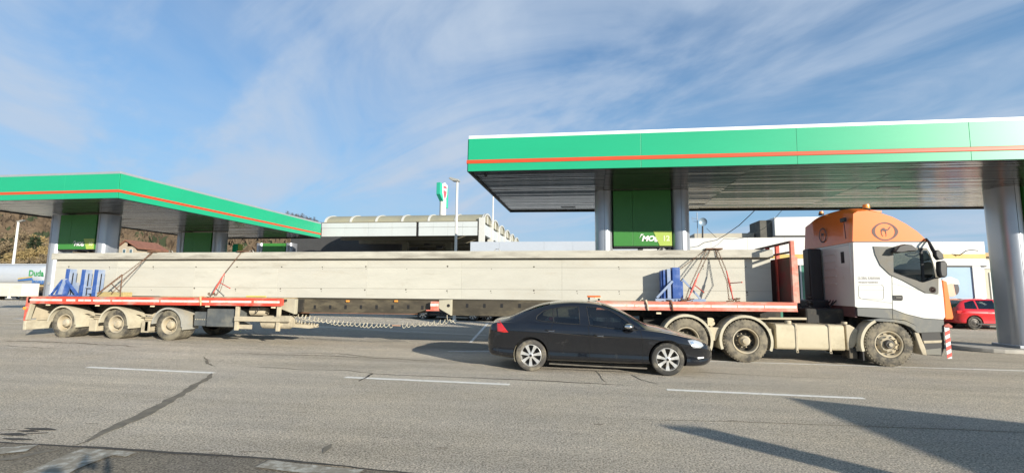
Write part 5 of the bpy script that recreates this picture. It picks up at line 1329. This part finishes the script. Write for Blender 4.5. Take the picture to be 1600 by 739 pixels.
# ---------------------------------------------------------------- shop
shopw = mat('shop_white', (.62, .62, .60), .5, var=.03, vs=.8)
shopg = mat('shop_bluegrey', (.42, .46, .52), .5, var=.04, vs=.8)
gold = mat('gold_band', (.55, .38, .10), .5, var=.08)
gshop = mat('shop_glass', (.10, .16, .19), .08, var=.1, spec=.8)
ggreen = mat('green_glass', (.07, .20, .15), .2, var=.15)
def shop():
    Ys = 27.6
    t = thing('shop_building', 'low white station shop with gold band and roof boxes, behind the truck', 'building', (7, Ys, 0))
    def w(mb, name, m, smooth=False, bevel=0, par=t): o = mb.build(name, m, par, smooth, bevel); o.location = (-7, -Ys, 0) if par is t else (0,0,0); return o
    X = lambda u, v=380, y=Ys: W(u, v, y)[0]; Z = lambda u, v, y=Ys: W(u, v, y)[1]
    xe = X(1537); xa = X(735); xm = X(1000)
    zt = Z(735, 378); zt2 = Z(1100, 372)
    # grey blue parapet to the left of the middle pillars
    js = [xa, X(780), X(850), X(895), xm]
    for a, b in zip(js, js[1:]): w(MB().box(a+.004, b-.004, Ys-.02, Ys+.10, 3.1, zt), 'parapet_panel', shopg, bevel=.005)
    js = frange(xm, xe, 9)
    zy0, zy1 = 3.50, 3.72
    for i, (a, b) in enumerate(zip(js, js[1:])):
        tz = zt2 if a < X(1262) else Z(1480, 378)
        w(MB().box(a+.004, b-.004, Ys-.04, Ys+.10, zy1+.003, tz), 'parapet_panel', shopw, bevel=.005)
        w(MB().box(a, b, Ys-.05, Ys+.08, zy0, zy1), 'gold_band', gold)
        w(MB().box(a+.004, b-.004, Ys-.04, Ys+.10, 3.14, zy0-.003), 'lower_fascia', shopw, bevel=.005)
    w(MB().box(xa, xe-.05, Ys+.12, Ys+8, 0, 4.3), 'wall', mat('shop_wall', (.30,.29,.27), .8, var=.05))
    # front: posts, panes, poster
    xs = [x for x in frange(xa+.2, X(1440), 16)]
    for a, b in zip(xs, xs[1:]):
        f = w(MB().box(a, a+.08, Ys-.02, Ys+.10, 0, 3.13), 'window_frame', silver)
        m_ = ggreen if a > 6.0 else gshop
        w(MB().box(a+.085, b-.005, Ys+.04, Ys+.06, .75, 3.12), 'pane', m_); w(MB().box(a+.085, b-.005, Ys+.04, Ys+.06, .12, .72), 'pane', m_)
        w(MB().box(a+.08, b, Ys+.0, Ys+.09, .72, .75), 'window_bar', silver)
    bluep = mat('poster_blue', (.28, .42, .56), .35, var=.12, vs=.6)
    a, b = X(1448), X(1514)
    w(MB().box(a, b, Ys-.0, Ys+.05, .4, 3.10), 'window_poster', bluep)
    cx, cz = W(1486, 452, Ys-.02)
    face = MB().prism([(cx+.30*cos(q), cz+.38*sin(q)) for q in frange(0, 2*pi, 20)[:-1]], Ys-.012, Ys-.004); w(face, 'poster_face', mat('poster_skin', (.72,.42,.30), .4, var=.08))
    w(MB().prism([(cx+.02+.36*cos(q), cz+.05+.42*sin(q)) for q in frange(-.9, 1.2, 10)]+[(cx+.15, cz+.3), (cx+.2, cz-.2)], Ys-.020, Ys-.014), 'poster_hair', mat('poster_hair', (.04,.03,.04), .5))
    w(MB().prism([(cx-.45, cz+.20), (cx-.35, cz+.55), (cx, cz+.66), (cx+.35, cz+.5), (cx+.42, cz+.24), (cx, cz+.28)], Ys-.028, Ys-.022), 'poster_hat', mat('poster_hat', (.62,.60,.56), .5))
    w(MB().box(b+.0, b+.38, Ys-.06, Ys+.10, 0, 3.12), 'window_frame', shopw, bevel=.01)
    w(MB().box(b+.40, xe-.1, Ys+.0, Ys+.10, 0, 3.12), 'window_frame', silver)
    w(MB().box(a-.12, a-.02, Ys-.04, Ys+.1, 0, 3.12), 'window_frame', silver)
    w(MB().box(a-.1, xe, Ys-.045, Ys+.1, 3.06, 3.13), 'window_head', black)
    # side gable with recessed window further back on the right
    w(MB().box(xe-.04, xe+.9, Ys+.6, Ys+3, 3.0, 3.45), 'side_canopy', shopw, bevel=.01)
    # roof boxes
    bx0, bx1 = W(1210, 350, 29)[0], W(1300, 350, 29)[0]
    w(MB().box(bx0, bx1, 29, 32, 4.9, 5.98), 'roof_box', shopw, bevel=.03); w(MB().box(bx0-.1, bx1, 29.1, 31.9, 4.2, 4.88), 'roof_box_base', mat('rb_dark', (.08,.08,.08), .7))
    w(MB().box(bx0-.7, bx0-.02, 29.3, 31, 4.5, 5.85), 'roof_unit', mat('unit_dark', (.10,.095,.08), .8, var=.3), bevel=.03)
    c0 = W(1118, 360, 30)[0]; c1 = W(1178, 360, 30)[0]
    w(MB().box(W(1085,360,30)[0], c1, 30, 33, 4.2, 5.18), 'roof_block', mat('block_beige', (.42,.39,.32), .9, var=.15, vs=1.5))
    w(MB().prism([(c1, 4.3), (c1, 5.2), (c1+.4, 5.5), (c1+1.6, 6.0), (c1+1.7, 4.3)], 30.5, 32), 'covered_unit', mat('tarp_grey', (.16,.155,.14), .8, var=.3, vs=2))
    # antenna mast, dish, cables
    x, z = W(1098, 347, 28.4); 
    w(MB().lathe([(0, .05), (.12, .03), (.22, -.02), (.24, -.05)], (x, 28.4, z), 'y', 20), 'round_vent', mat('vent_blue', (.25,.33,.40), .4, m=.3), True)
    w(MB().tube([(x-.03, 28.5, 4.2), (x, 28.45, z-.2)], .05, 8), 'vent_post', black)
    x, z = W(1089, 332, 28.6)
    w(MB().tube([(x, 28.6, 4.2), (x, 28.6, z)], .02, 6).tube([(x-.28, 28.6, z-.35), (x+.05, 28.6, z-.38)], .012, 5).tube([(x-.25, 28.6, z-.52), (x+.05, 28.6, z-.55)], .012, 5).tube([(x-.28, 28.6, z-.25), (x-.28, 28.6, z-.45)], .012, 5), 'antenna', mat('mast_grey', (.3,.3,.3), .5, m=.4))
    x, z = W(1251, 378, 27.9); w(MB().box(x-.12, x+.12, 27.8, 28.0, z-.2, z+.22).sphere((x-.1, 27.9, z+.1), .15, 8, 6), 'camera_unit', black)
    x, z = W(1512, 394, Ys-.3)
    w(MB().tube([(W(1499,399,Ys-.05)[0], Ys-.05, W(1499,399,Ys-.05)[1]), (x-.15, Ys-.4, z+.06), (x, Ys-.5, z+.1), (x+.25, Ys-.6, z+.05)], .022, 6), 'wall_lamp', black)
    return t
shop()
def cable(label, pts, r=.018):
    tag(MB().tube(pts, r, 5).build('cable', black), label, 'cable')
def sag(a, b, s_, n=14): a, b = Vector(a), Vector(b); return [a.lerp(b, i/n)+Vector((0, 0, -s_*4*(i/n)*(1-i/n))) for i in range(n+1)]
cable('thick cable drooping from the canopy edge to the shop roof', [PW(u, v, y) for u, v, y in ((1186,322,20.4), (1172,336,21.5), (1155,352,22.5), (1135,366,24), (1120,375,25.5), (1100,379,27), (1084,389,28))])
cable('thin cable drooping from the canopy edge over the roof boxes', [PW(u, v, y) for u, v, y in ((1224,326,20.4), (1212,340,22), (1195,356,24), (1170,370,26), (1145,374,27), (1120,372,28), (1104,357,28.4))], .012)
# neighbouring beige wing further right
def wing():
    y = 33; x0, x1 = W(1535, 400, y)[0], W(1640, 400, y)[0]
    t = thing('annex_building', 'beige side building with windows between the shop and the right pillar', 'building', ((x0+x1)/2, y, 0))
    def w(mb, name, m, bevel=0): o = mb.build(name, m, t, bevel=bevel); o.location = (-(x0+x1)/2, -y, 0); return o
    zt = W(1545, 398, y)[1]
    w(MB().box(x0-3, x1, y, y+6, 0, zt), 'wall', mat('annex_beige', (.50,.47,.38), .8, var=.05))
    w(MB().box(x0-3, x1, y-.3, y, zt-.12, zt+.1), 'roof_edge', mat('annex_orange', (.50,.33,.15), .7))
    for i in range(8):
        a = x0+.25+i*.85
        f = w(MB().box(a, a+.7, y-.05, y+.02, .9, 3.0), 'window', shopw, .01); MB().box(a+.07, a+.63, y-.062, y-.05, 1.0, 2.9).build('pane', gshop, f)
    return t
wing()
# ---------------------------------------------------------------- poles and pylon
polem = mat('pole_white', (.66, .65, .60), .5, var=.05)
def lamp(label, x, y, h, head=.45, r=.085, lean=0, side=-1):
    t = thing('lamp_post', label, 'lamp', (x, y, 0), (0, lean, 0))
    MB().tube([(0,0,0), (0,0,h)], [r, r*.7], 12).build('post', polem, t, True)
    MB().prism([(side*head, h+.10), (side*head*.8, h+.16), (-side*.12, h+.02), (-side*.12, h-.08), (side*head*.5, h-.05)], -.16, .16).build('lamp_head', mat('lamp_grey', (.30,.30,.28), .5), t, bevel=.02)
    MB().box(-r-.03, r+.03, -r-.03, r+.03, 0, .1).build('base_plate', polem, t)
    return t
x, z = W(714.5, 282, 24.3); lamp('tall white lamp post in front of the vaulted roof', x, 24.3, z)
x, z = W(29, 346, 48); lamp('slim white lamp post behind the fuel tanker', x, 48, z, .9, .16, 0, 1)
x, z = W(770.5, 318, 34); tag(MB().tube([(x, 34, 0), (x, 34, z+1.5)], [.07, .05], 8).build('antenna_mast', polem), 'thin pale mast rising behind the vaults under the canopy edge', 'mast')
def pylon():
    y = 58; X = lambda u, v: W(u, v, y)
    xc = X(691, 330)[0]
    t = thing('price_pylon', 'tall green pylon sign with a white and red shield on a white post', 'sign', (xc, y, 0), (0, 0, radians(77)))
    pz = lambda v: X(690, v)[1]
    pgr = mat('pylon_green', (.03, .42, .27), .4, var=.03)
    MB().tube([(.12, 0, 0), (.12, 0, pz(312))], .42, 14).build('post', polem, t, True)
    MB().prism([(-1.15, pz(288)), (1.0, pz(292)), (1.0, pz(324)), (.55, pz(324)), (-1.15, pz(306))], -.27, .27).build('sign_body', pgr, t, bevel=.03)
    zc = pz(301)
    sh = [(-.70, zc+1.0), (0, zc+1.25), (.70, zc+1.0), (.62, zc-.2), (.3, zc-.95), (0, zc-1.25), (-.3, zc-.95), (-.62, zc-.2)]
    s_ = MB().prism([(x*.9, z) for x, z in sh], -.32, -.275).build('shield', signw, t)
    MB().prism([(x*.64, zc+(z-zc)*.70) for x, z in sh], -.34, -.322).build('shield_field', mat('shield_red', (.70,.10,.12), .4, var=.02), t)
    text('logo', 'MOL', .42, signw, t, (-.42, -.345, zc+.2), bold=.02, shear=.2)
    return t
pylon()
# ---------------------------------------------------------------- tanker and white cabinets at the left
def tanker():
    y = 46; X = lambda u, v, yy=y: W(u, v, yy)
    t = thing('tanker_trailer', 'white fuel tanker with green lettering parked far left under the hill', 'tanker', (-64, y+1.2, 0))
    def w(mb, name, m, smooth=False, bevel=0): o = mb.build(name, m, t, smooth, bevel); o.location = (64, -y-1.2, 0); return o
    x1 = X(69, 430)[0]; z1 = X(40, 413)[1]; z0 = X(40, 446)[1]; zc = (z0+z1)/2; ry, rz = 1.22, (z1-z0)/2
    tw = mat('tank_white', (.42, .45, .49), .28, var=.03, coat=.3, dust=(.5,.48,.42), da=.2)
    mb = MB(); xs = [x1, x1-.12, x1-.4, x1-.9, x1-13]; sc = [.55, .8, .95, 1, 1]; n = 28
    for x, s_ in zip(xs, sc):
        for i in range(n):
            a = 2*pi*i/n; ca, sa = cos(a), sin(a)
            mb.v.append((x, y+1.2+ry*s_*math.copysign(abs(ca)**.8, ca), zc+rz*s_*math.copysign(abs(sa)**.8, sa)))
    for k in range(4):
        for i in range(n): mb.f.append((k*n+i, k*n+(i+1) % n, (k+1)*n+(i+1) % n, (k+1)*n+i))
    mb.f.append(tuple(range(n))[::-1]); w(mb, 'tank', tw, True)
    w(MB().box(x1-13, x1-.6, y+.7, y+1.7, z1-.03, z1+.10), 'walkway', tw, bevel=.02)
    w(MB().box(x1-13, x1-.2, y+.1, y+2.3, z0-.12, z0+.06), 'frame', mat('tanker_frame', (.45,.33,.16), .7, var=.2))
    for sx in (-.75, -2.0, -3.25):
        w(MB().lathe([(.25, 0), (.5, 0), (.52, .1), (.52, .35), (.2, .4)], (x1+sx, y+.1, .52), 'y', 20), 'wheel', tyre_c, True)
        w(MB().lathe([(0, .08), (.26, .03)], (x1+sx, y+.1, .52), 'y', 16), 'rim', alloy)
        w(MB().lathe([(.56, 0), (.60, 0), (.60, .5), (.56, .5)], (x1+sx, y+.05, .52), 'y', 12, 0, pi), 'fender', chass, True)
    gl = mat('letter_green', (.03,.28,.08), .5, var=.02); bl = mat('letter_blue', (.05,.16,.42), .5, var=.02)
    x, z = X(45, 431); o = text('lettering', 'Duda', .95, gl, t, (x+64, -1.26, z), bold=.02)
    x, z = X(50.5, 438.5); text('lettering', 'Invest', .78, bl, t, (x+64, -1.26, z-.35), bold=.02)
    a = X(29, 433); b = X(51, 433); w(MB().prism([(a[0], a[1]-.30), (b[0], a[1]-.05), (b[0], a[1]-.32), (a[0], a[1]-.42)], y-.06, y-.05), 'stripe', bl)
    w(MB().prism([(a[0], a[1]-.12), (b[0], a[1]+.10), (b[0], a[1]-.02), (a[0], a[1]-.26)], y-.06, y-.05), 'stripe', gold)
    return t
tanker()
def cabinet(label, u0, u1, v0, v1, y):
    (x0, zt), (x1, zb) = W(u0, v0, y), W(u1, v1, y); zb = max(zb, .25)
    t = thing('equipment_cabinet', label, 'cabinet', (x0, y, 0))
    MB().box(0, x1-x0, 0, 1.6, zb, zt).build('body', mat('cabinet_cream', (.62,.60,.52), .6, var=.05), t, bevel=.02)
    n = 3
    for i in range(n): a = (x1-x0)*i/n; MB().box(a+.05, a+(x1-x0)/n-.05, -.015, .0, zb+.12, zt-.12).build('door', mat('cabinet_door', (.56,.55,.48), .6), t, bevel=.006)
    MB().box(.2, .5, .2, 1.4, 0, zb).box(x1-x0-.5, x1-x0-.2, .2, 1.4, 0, zb).build('foot', chass, t)
    return t
cabinet('cream metal cabinet on feet below the tanker at the left edge', -20, 33, 442, 463, 42)
tag(MB().box(-56, -54.8, 44, 45, 0, 2.6).box(-54.7, -53.9, 44.3, 45, 0, 1.9).build('pallet_stack', mat('pale_goods', (.50,.58,.40), .8, var=.25, vs=2), bevel=.05), 'pale stacked goods between the tanker and the beam end', 'goods')
x, z = W(368, 381, 27.5)
tt = thing('fuel_totem', 'small bright green totem between the left canopy pillars', 'sign', (x, 27.5, 0))
MB().prism([(-.22, 0), (-.22, z-.25), (-.17, z), (.17, z), (.20, 0)], 0, .35).build('totem_body', green, tt, bevel=.02); MB().box(.205, .26, .0, .35, 0, z-.02).build('totem_edge', pyell, tt)
# ---------------------------------------------------------------- hills
def hz_(x, y):
    ang = math.degrees(math.atan2(-x, y)); d = math.hypot(x, y)
    r = (1-sstep(27, 37, -ang+62))
    base = lin([(-60, 0), (10, 2), (24, 7), (27, 20), (29, 27), (31.5, 32), (34, 33), (42, 31), (55, 29), (75, 34), (120, 30)], ang)
    w_ = sstep(95, 300, d)
    return base*w_*(1+.07*sin(x*.021)+.05*sin(y*.033+1)+.03*sin(x*.08+y*.06))-1.5*(1-sstep(80, 110, d))
def hills():
    mb = MB(); A = frange(-8, 110, 118); D_ = [78, 90, 104, 120, 138, 158, 180, 205, 232, 262, 295, 340, 420, 600]
    for d in D_:
        for a in A:
            x, y = -d*sin(radians(a)), d*cos(radians(a)); mb.v.append((x, y, hz_(x, y)))
    n = len(A)
    for j in range(len(D_)-1):
        for i in range(n-1): mb.f.append((j*n+i, j*n+i+1, (j+1)*n+i+1, (j+1)*n+i))
    m = mat('hill_soil', (.115, .078, .052), .95, var=.45, vs=.03, dust=(.17, .13, .085), da=.55, ds=.02)
    o = mb.build('hillside', m, smooth=True, fix=True); tag(o, kind='structure')
hills()
def scrub():                                     # thickets on the slopes: one mass of twig fans
    rn = random.Random(11); mb = MB(); mb2 = MB()
    for i in range(15000):
        a = rn.uniform(24, 72); d = rn.uniform(95, 320); x, y = -d*sin(radians(a)), d*cos(radians(a)); z = hz_(x, y)
        cl = sin(x*.045+2)*sin(y*.05)+.4*sin(x*.15+y*.11)
        if cl < rn.uniform(-1.2, .6): continue
        h = rn.uniform(1.5, 4.2)*(1+.3*(cl > .5)); tgt = mb2 if rn.random() < .10 else mb
        for k in range(4):
            t_ = rn.uniform(0, 2*pi); w_ = h*rn.uniform(.15, .38); lx, ly = rn.uniform(-.4, .4)*h, rn.uniform(-.4, .4)*h
            mb_ = tgt; p = (x+rn.uniform(-.8, .8), y+rn.uniform(-.8, .8))
            mb_.add([(p[0], p[1], z-.2), (p[0]+w_*cos(t_)+lx*.5, p[1]+w_*sin(t_), z+h*.75), (p[0]+lx, p[1]+ly, z+h), (p[0]-w_*cos(t_)+lx*.5, p[1]-w_*sin(t_), z+h*.65)], [(0,1,2), (0,2,3)])
    o = mb.build('scrub', mat('scrub_brown', (.105, .075, .048), .95, var=.4, vs=.05)); tag(o, kind='stuff')
    o = mb2.build('evergreen_scrub', mat('scrub_green', (.035, .048, .022), .95, var=.3, vs=.05)); tag(o, kind='stuff')
scrub()
# bare trees and bushes at the foot of the hill
barkm = mat('bark', (.13, .10, .07), .9, var=.25); twigm = mat('twig_brown', (.19, .145, .085), .95, var=.3, vs=.6)
twigy = mat('twig_ochre', (.25, .185, .08), .95, var=.3, vs=.6); evg = mat('evergreen', (.035, .055, .025), .9, var=.35, vs=.8)
def branchy(seed, h, depth, leaf, lw=.12, spread=.55):
    rn = random.Random(seed); tr = MB(); cr = MB()
    def grow(p, d, l, r, k):
        q = p+d*l; mid = p+d*l*.5+Vector((rn.uniform(-.06, .06)*l, rn.uniform(-.06, .06)*l, 0))
        tr_ = tr if k > depth-2 else cr
        tr_.tube([p, mid, q], [r, r*.85, r*.65], 4 if k < 3 else 6, cap=False)
        if k <= 0:
            for _ in range(leaf):
                c = q+Vector((rn.gauss(0, .25), rn.gauss(0, .25), rn.gauss(0, .22)))*l
                e = Vector((rn.uniform(-1, 1), rn.uniform(-1, 1), rn.uniform(-.2, 1))).normalized()*l*rn.uniform(.25, .6); f = e.cross(Vector((rn.uniform(-1,1), rn.uniform(-1,1), .3))).normalized()*l*lw
                cr.add([c, c+e*.5+f, c+e, c+e*.5-f], [(0,1,2), (0,2,3)])
            return
        for _ in range(rn.choice((2, 3, 3)) if k < depth else 4):
            a = rn.uniform(0, 2*pi); s_ = spread*rn.uniform(.6, 1.3)
            nd = (d+Vector((cos(a)*s_, sin(a)*s_, rn.uniform(-.05, .3)))).normalized()
            grow(p+d*l*rn.uniform(.6, 1), nd, l*rn.uniform(.66, .82), r*.58, k-1)
    grow(Vector((0,0,0)), Vector((0,0,1)), h*.30, h*.022, depth)
    return tr, cr
def make_tree(label, seed, h, depth, leaf, m, lw=.12, spread=.55, name='bare_tree'):
    tr, cr = branchy(seed, h, depth, leaf, lw, spread)
    t = thing(name, label, 'tree', group='trees at the foot of the hill')
    tr.build('trunk', barkm, t); cr.build('crown', m, t)
    return t
protos = [make_tree('x', 1, 8, 5, 9, twigm), make_tree('x', 2, 8, 5, 10, twigy, .16), make_tree('x', 3, 7, 5, 8, twigm, .10, .7)]
def conifer():
    t = thing('evergreen_tree', 'x', 'tree', group='trees at the foot of the hill'); rn = random.Random(4); mb = MB()
    MB().tube([(0,0,0), (0,0,7.5)], [.18, .03], 8).build('trunk', barkm, t)
    for i in range(1500):
        z = rn.uniform(.8, 8); R_ = 2.1*(1-z/8.6)**.8*rn.uniform(.3, 1.1); a = rn.uniform(0, 2*pi); c = Vector((R_*cos(a), R_*sin(a), z))
        e = Vector((cos(a), sin(a), rn.uniform(-.1, .7))).normalized()*rn.uniform(.25, .6); f = e.cross(Vector((rn.uniform(-1,1), rn.uniform(-1,1), 1))).normalized()*.13
        mb.add([c, c+e*.5+f, c+e, c+e*.5-f], [(0,1,2), (0,2,3)])
    mb.build('crown', evg, t); return t
cprot = conifer()
spots = [(-8, 62, 1.15, 0), (6, 66, 1.0, 1), (18, 60, .95, 2), (30, 63, 1.05, 1), (40, 58, .9, 0), (52, 61, 1.0, 2), (62, 66, 1.15, 1), (74, 60, 1.0, 0), (86, 64, 1.1, 2), (0, 74, 1.4, 2), (24, 76, 1.35, 0), (46, 78, 1.3, 1), (68, 75, 1.4, 2), (84, 79, 1.3, 0),
         (50, 70, 1.25, 3), (4, 71, 1.2, 3), (80, 84, 1.2, 3), (196, 92, 1.2, 0), (212, 96, 1.25, 2), (232, 90, 1.1, 1), (250, 94, 1.2, 0), (268, 91, 1.25, 2), (284, 96, 1.1, 1), (372, 94, 1.1, 0), (388, 98, 1.2, 2), (402, 94, 1.0, 1)]
words = ['leafless grey brown tree', 'ochre tinged leafless tree', 'wide branching bare tree', 'dark evergreen tree']
used = set()
for i, (u, y, s_, k) in enumerate(spots):
    P_ = (protos+[cprot])[k]; o = P_ if k not in used else copy_tree(P_); used.add(k)
    x = W(u, 420, y)[0]; o.location = (x, y, hz_(x, y) if math.hypot(x, y) > 80 else 0); o.scale = (s_*.9, s_*.9, s_*random.uniform(.85, 1.0)); o.rotation_euler[2] = i*1.7
    if u < 90:
        side = ('behind the tanker' if y < 64.5 else 'behind the tanker, second row') if y < 69 else ('above the tanker' if y < 77 else 'high above the tanker')
        rel = ('at the photo edge' if u < 2 else 'left of the slim lamp post') if u < 24 else ('just right of the slim lamp post' if u < 44 else ('midway to the pillar' if u < 60 else 'beside the front left pillar'))
    else:
        side = 'on the slope'; rel = ('close to the first left pillar' if u < 220 else ('midway between left pillars' if u < 260 else 'close to the second left pillar')) if u < 300 else 'past the second left pillar'
    o['label'] = f'{words[k]} {side}, {rel}'; o['group'] = f'trees {side} {rel}'
# ridge trees against the sky
rt = make_tree('x', 5, 8, 4, 7, mat('ridge_twig', (.085,.065,.055), .95, var=.3), .07, .35)
for i in range(26):
    a = 28.2+i*.24; d = 268+8*sin(i*2.3); x, y = -d*sin(radians(a)), d*cos(radians(a))
    o = rt if i == 0 else copy_tree(rt); o.location = (x, y, hz_(x, y)-.5); s_ = .75+.35*abs(sin(i*1.9)); o.scale = (s_, s_, s_); o.rotation_euler[2] = i
    o['label'] = 'small bare tree in the row along the hill crest above the left canopy'; o['group'] = 'bare trees along the hill crest'
def house():
    y = 78; (x0, _), (x1, _) = W(186, 385, y), W(212, 385, y); zb = 3.5
    t = thing('village_house', 'small cream house with a red tiled roof on the slope behind the left pillars', 'house', (x0, y, 0))
    wdt = x1-x0; z1 = W(195, 385, y)[1]; zr = W(200, 376, y)[1]
    MB().box(0, wdt, 0, 6, 0, z1).build('wall', mat('house_cream', (.42,.36,.27), .8, var=.06), t)
    MB().add([(0,0,z1), (wdt*.0,6,z1), (wdt*.5,0,zr), (wdt*.5,6,zr), (wdt*.5,0,z1), (wdt*.5,6,z1)], [(0,4,2), (1,3,5)]).build('gable', MATS['house_cream'], t)
    rf = MB()
    rf.prism([(-.4, z1-.2), (wdt*.45, zr+.15), (wdt*.45, zr-.05), (-.4, z1-.4)], -.4, 6.4).prism([(wdt*.45, zr+.15), (wdt+.9, z1-.3), (wdt+.9, z1-.5), (wdt*.45, zr-.05)], -.4, 6.4)
    rf.build('roof', mat('roof_tile_red', (.22,.095,.06), .85, var=.25, vs=1.5), t)
    for a in (.25, .65): w_ = MB().box(wdt*a, wdt*a+.7, -.03, 0, z1-1.6, z1-.5).build('window', shopw, t); MB().box(wdt*a+.08, wdt*a+.62, -.04, -.03, z1-1.5, z1-.6).build('pane', gshop, w_)
    return t
house()
# ---------------------------------------------------------------- behind the camera: the photographer, and unseen objects added to cast shadows
def shadow_block():
    h = 2.8; L_ = h/abs(SUND.z)  # unseen block, made up to cast the broad shadow on the right
    c = Vector((3.24, 8.52, 0))-Vector((SUND.x, SUND.y, 0))*L_
    A = Vector((.927, -.375, 0)); B_ = Vector((.13, -.99, 0))
    t = thing('unseen_shadow_block', 'added unseen grey block behind the photographer to the right, casting the broad ground shadow', 'shadow_block', tuple(c))
    q = [(0, 0), tuple((A*7)[:2]), tuple((A*7+B_*5.5)[:2]), tuple((B_*5.5)[:2])]
    cn = (A*3.5+B_*2.75)
    ins = [(cn.x+(x-cn.x)*.96, cn.y+(y-cn.y)*.96) for x, y in q]
    MB().plan(ins, 0, h-.181).build('wall', shopw, t); MB().plan(q, h-.18, h).build('roof', flashg, t, bevel=.01)
    p0, p1 = Vector((*ins[0], 0)), Vector((*ins[1], 0)); n_ = (p1-p0).normalized()
    for i in range(3):
        a = p0+n_*(1+i*1.9); b = a+n_*1.3; o_ = Vector((n_.y, -n_.x, 0))*-.03
        w_ = MB().add([a+o_+Vector((0,0,1)), b+o_+Vector((0,0,1)), b+o_+Vector((0,0,2.1)), a+o_+Vector((0,0,2.1))], [(0,1,2,3)]).build('window', gshop, t)
    return t
shadow_block()
def totem():
    h = 3.0; c = Vector((.95, 6.42, 0))-Vector((SUND.x, SUND.y, 0))*(h/abs(SUND.z))  # unseen upright panel, added only for the thin shadow it throws
    t = thing('unseen_shadow_panel', 'added unseen narrow panel behind the photographer, casting the thin ground shadow', 'sign', tuple(c))
    MB().box(0, .52, 0, .10, .15, h).build('panel', silver, t, bevel=.02); MB().box(.05, .58, -.1, .2, 0, .15).build('foot', kerbm, t)
totem()
skin = mat('skin', (.52, .33, .24), .55, var=.05); jacket = mat('jacket_dark', (.03, .035, .05), .85, var=.2); jeans = mat('jeans', (.05, .07, .12), .85, var=.2)
def skinned(name, verts, edges, m, parent, lv=2, root=0):
    me = bpy.data.meshes.new(name); me.from_pydata([v[:3] for v in verts], edges, []); o = link(name, me, m, parent)
    sk = o.modifiers.new('skin', 'SKIN')
    for i, v in enumerate(verts):
        r = v[3]; me.skin_vertices[0].data[i].radius = (r, v[4] if len(v) > 4 else r)
        me.skin_vertices[0].data[i].use_root = (i == root)
    sb = o.modifiers.new('sub', 'SUBSURF'); sb.levels = sb.render_levels = lv
    bake(o); o.data.shade_smooth(); 
    if m: o.data.materials.clear(); o.data.materials.append(m)
    return o
def photographer():
    bx, by = .03, -.42
    t = thing('person', 'person in a dark jacket holding up a phone to take the picture', 'person', (bx, by, 0))
    V = [(0,0,.95,.15,.12), (0,0,1.15,.15,.11), (0,.0,1.38,.17,.11), (0,.0,1.50,.06), (0,.03,1.60,.075,.085), (0,.03,1.70,.075,.09), (0,.03,1.76,.05),
         (-.19,0,1.43,.065), (-.30,.12,1.25,.05), (-.20,.36,1.50,.038), (-.17,.40,1.60,.028),
         (.19,0,1.43,.065), (.30,.12,1.25,.05), (.20,.36,1.50,.038), (.17,.40,1.60,.028),
         (-.10,0,.88,.10), (-.12,.02,.48,.065), (-.13,0,.09,.045), (-.14,.14,.05,.04), (.10,0,.88,.10), (.12,.02,.48,.065), (.13,0,.09,.045), (.14,.14,.05,.04)]
    E_ = [(0,1),(1,2),(2,3),(3,4),(4,5),(5,6),(2,7),(7,8),(8,9),(9,10),(2,11),(11,12),(12,13),(13,14),(0,15),(15,16),(16,17),(17,18),(0,19),(19,20),(20,21),(21,22)]
    skinned('body', V, E_, jacket, t)
    MB().sphere((0,.045,1.665), (.076,.092,.115), 20, 14).sphere((0,.135,1.65), (.014,.022,.024), 8, 6).sphere((-.078,.04,1.66), (.012,.022,.032), 8, 6).sphere((.078,.04,1.66), (.012,.022,.032), 8, 6).build('head', skin, t, True)
    MB().sphere((0,.015,1.70), (.086,.10,.105), 18, 12).build('hair', mat('hair_dark', (.03,.02,.015), .8, var=.2), t, True)
    for s_ in (-1, 1):
        vs = [(s_*.17,.40,1.60,.026), (s_*.155,.415,1.66,.034,.016), (s_*.145,.42,1.70,.034,.014)]; es = [(0,1),(1,2)]
        for k in range(4):
            b = len(vs); z = 1.735-.022*k
            vs += [(s_*(.128),.432,z+.03,.009), (s_*(.098),.442,z+.032,.008), (s_*(.080+.004*k),.432,z+.020,.007)]; es += [(2,b),(b,b+1),(b+1,b+2)]
        b = len(vs); vs += [(s_*.125,.40,1.655,.010), (s_*.10,.39,1.672,.009)]; es += [(1,b),(b,b+1)]
        skinned('hand', vs, es, skin, t)
        MB().box(s_*.13-.05, s_*.13+.05, -.06, .20, 0, .05).build('shoe', black, t, bevel=.02)
    ph = MB().box(-.08, .08, -.004, .004, -.037, .037).build('phone', black, None, bevel=.003)
    ph.location = (0, -.012, 1.70-.02); tag(ph, 'black phone held up sideways by the photographer', 'phone')
photographer()
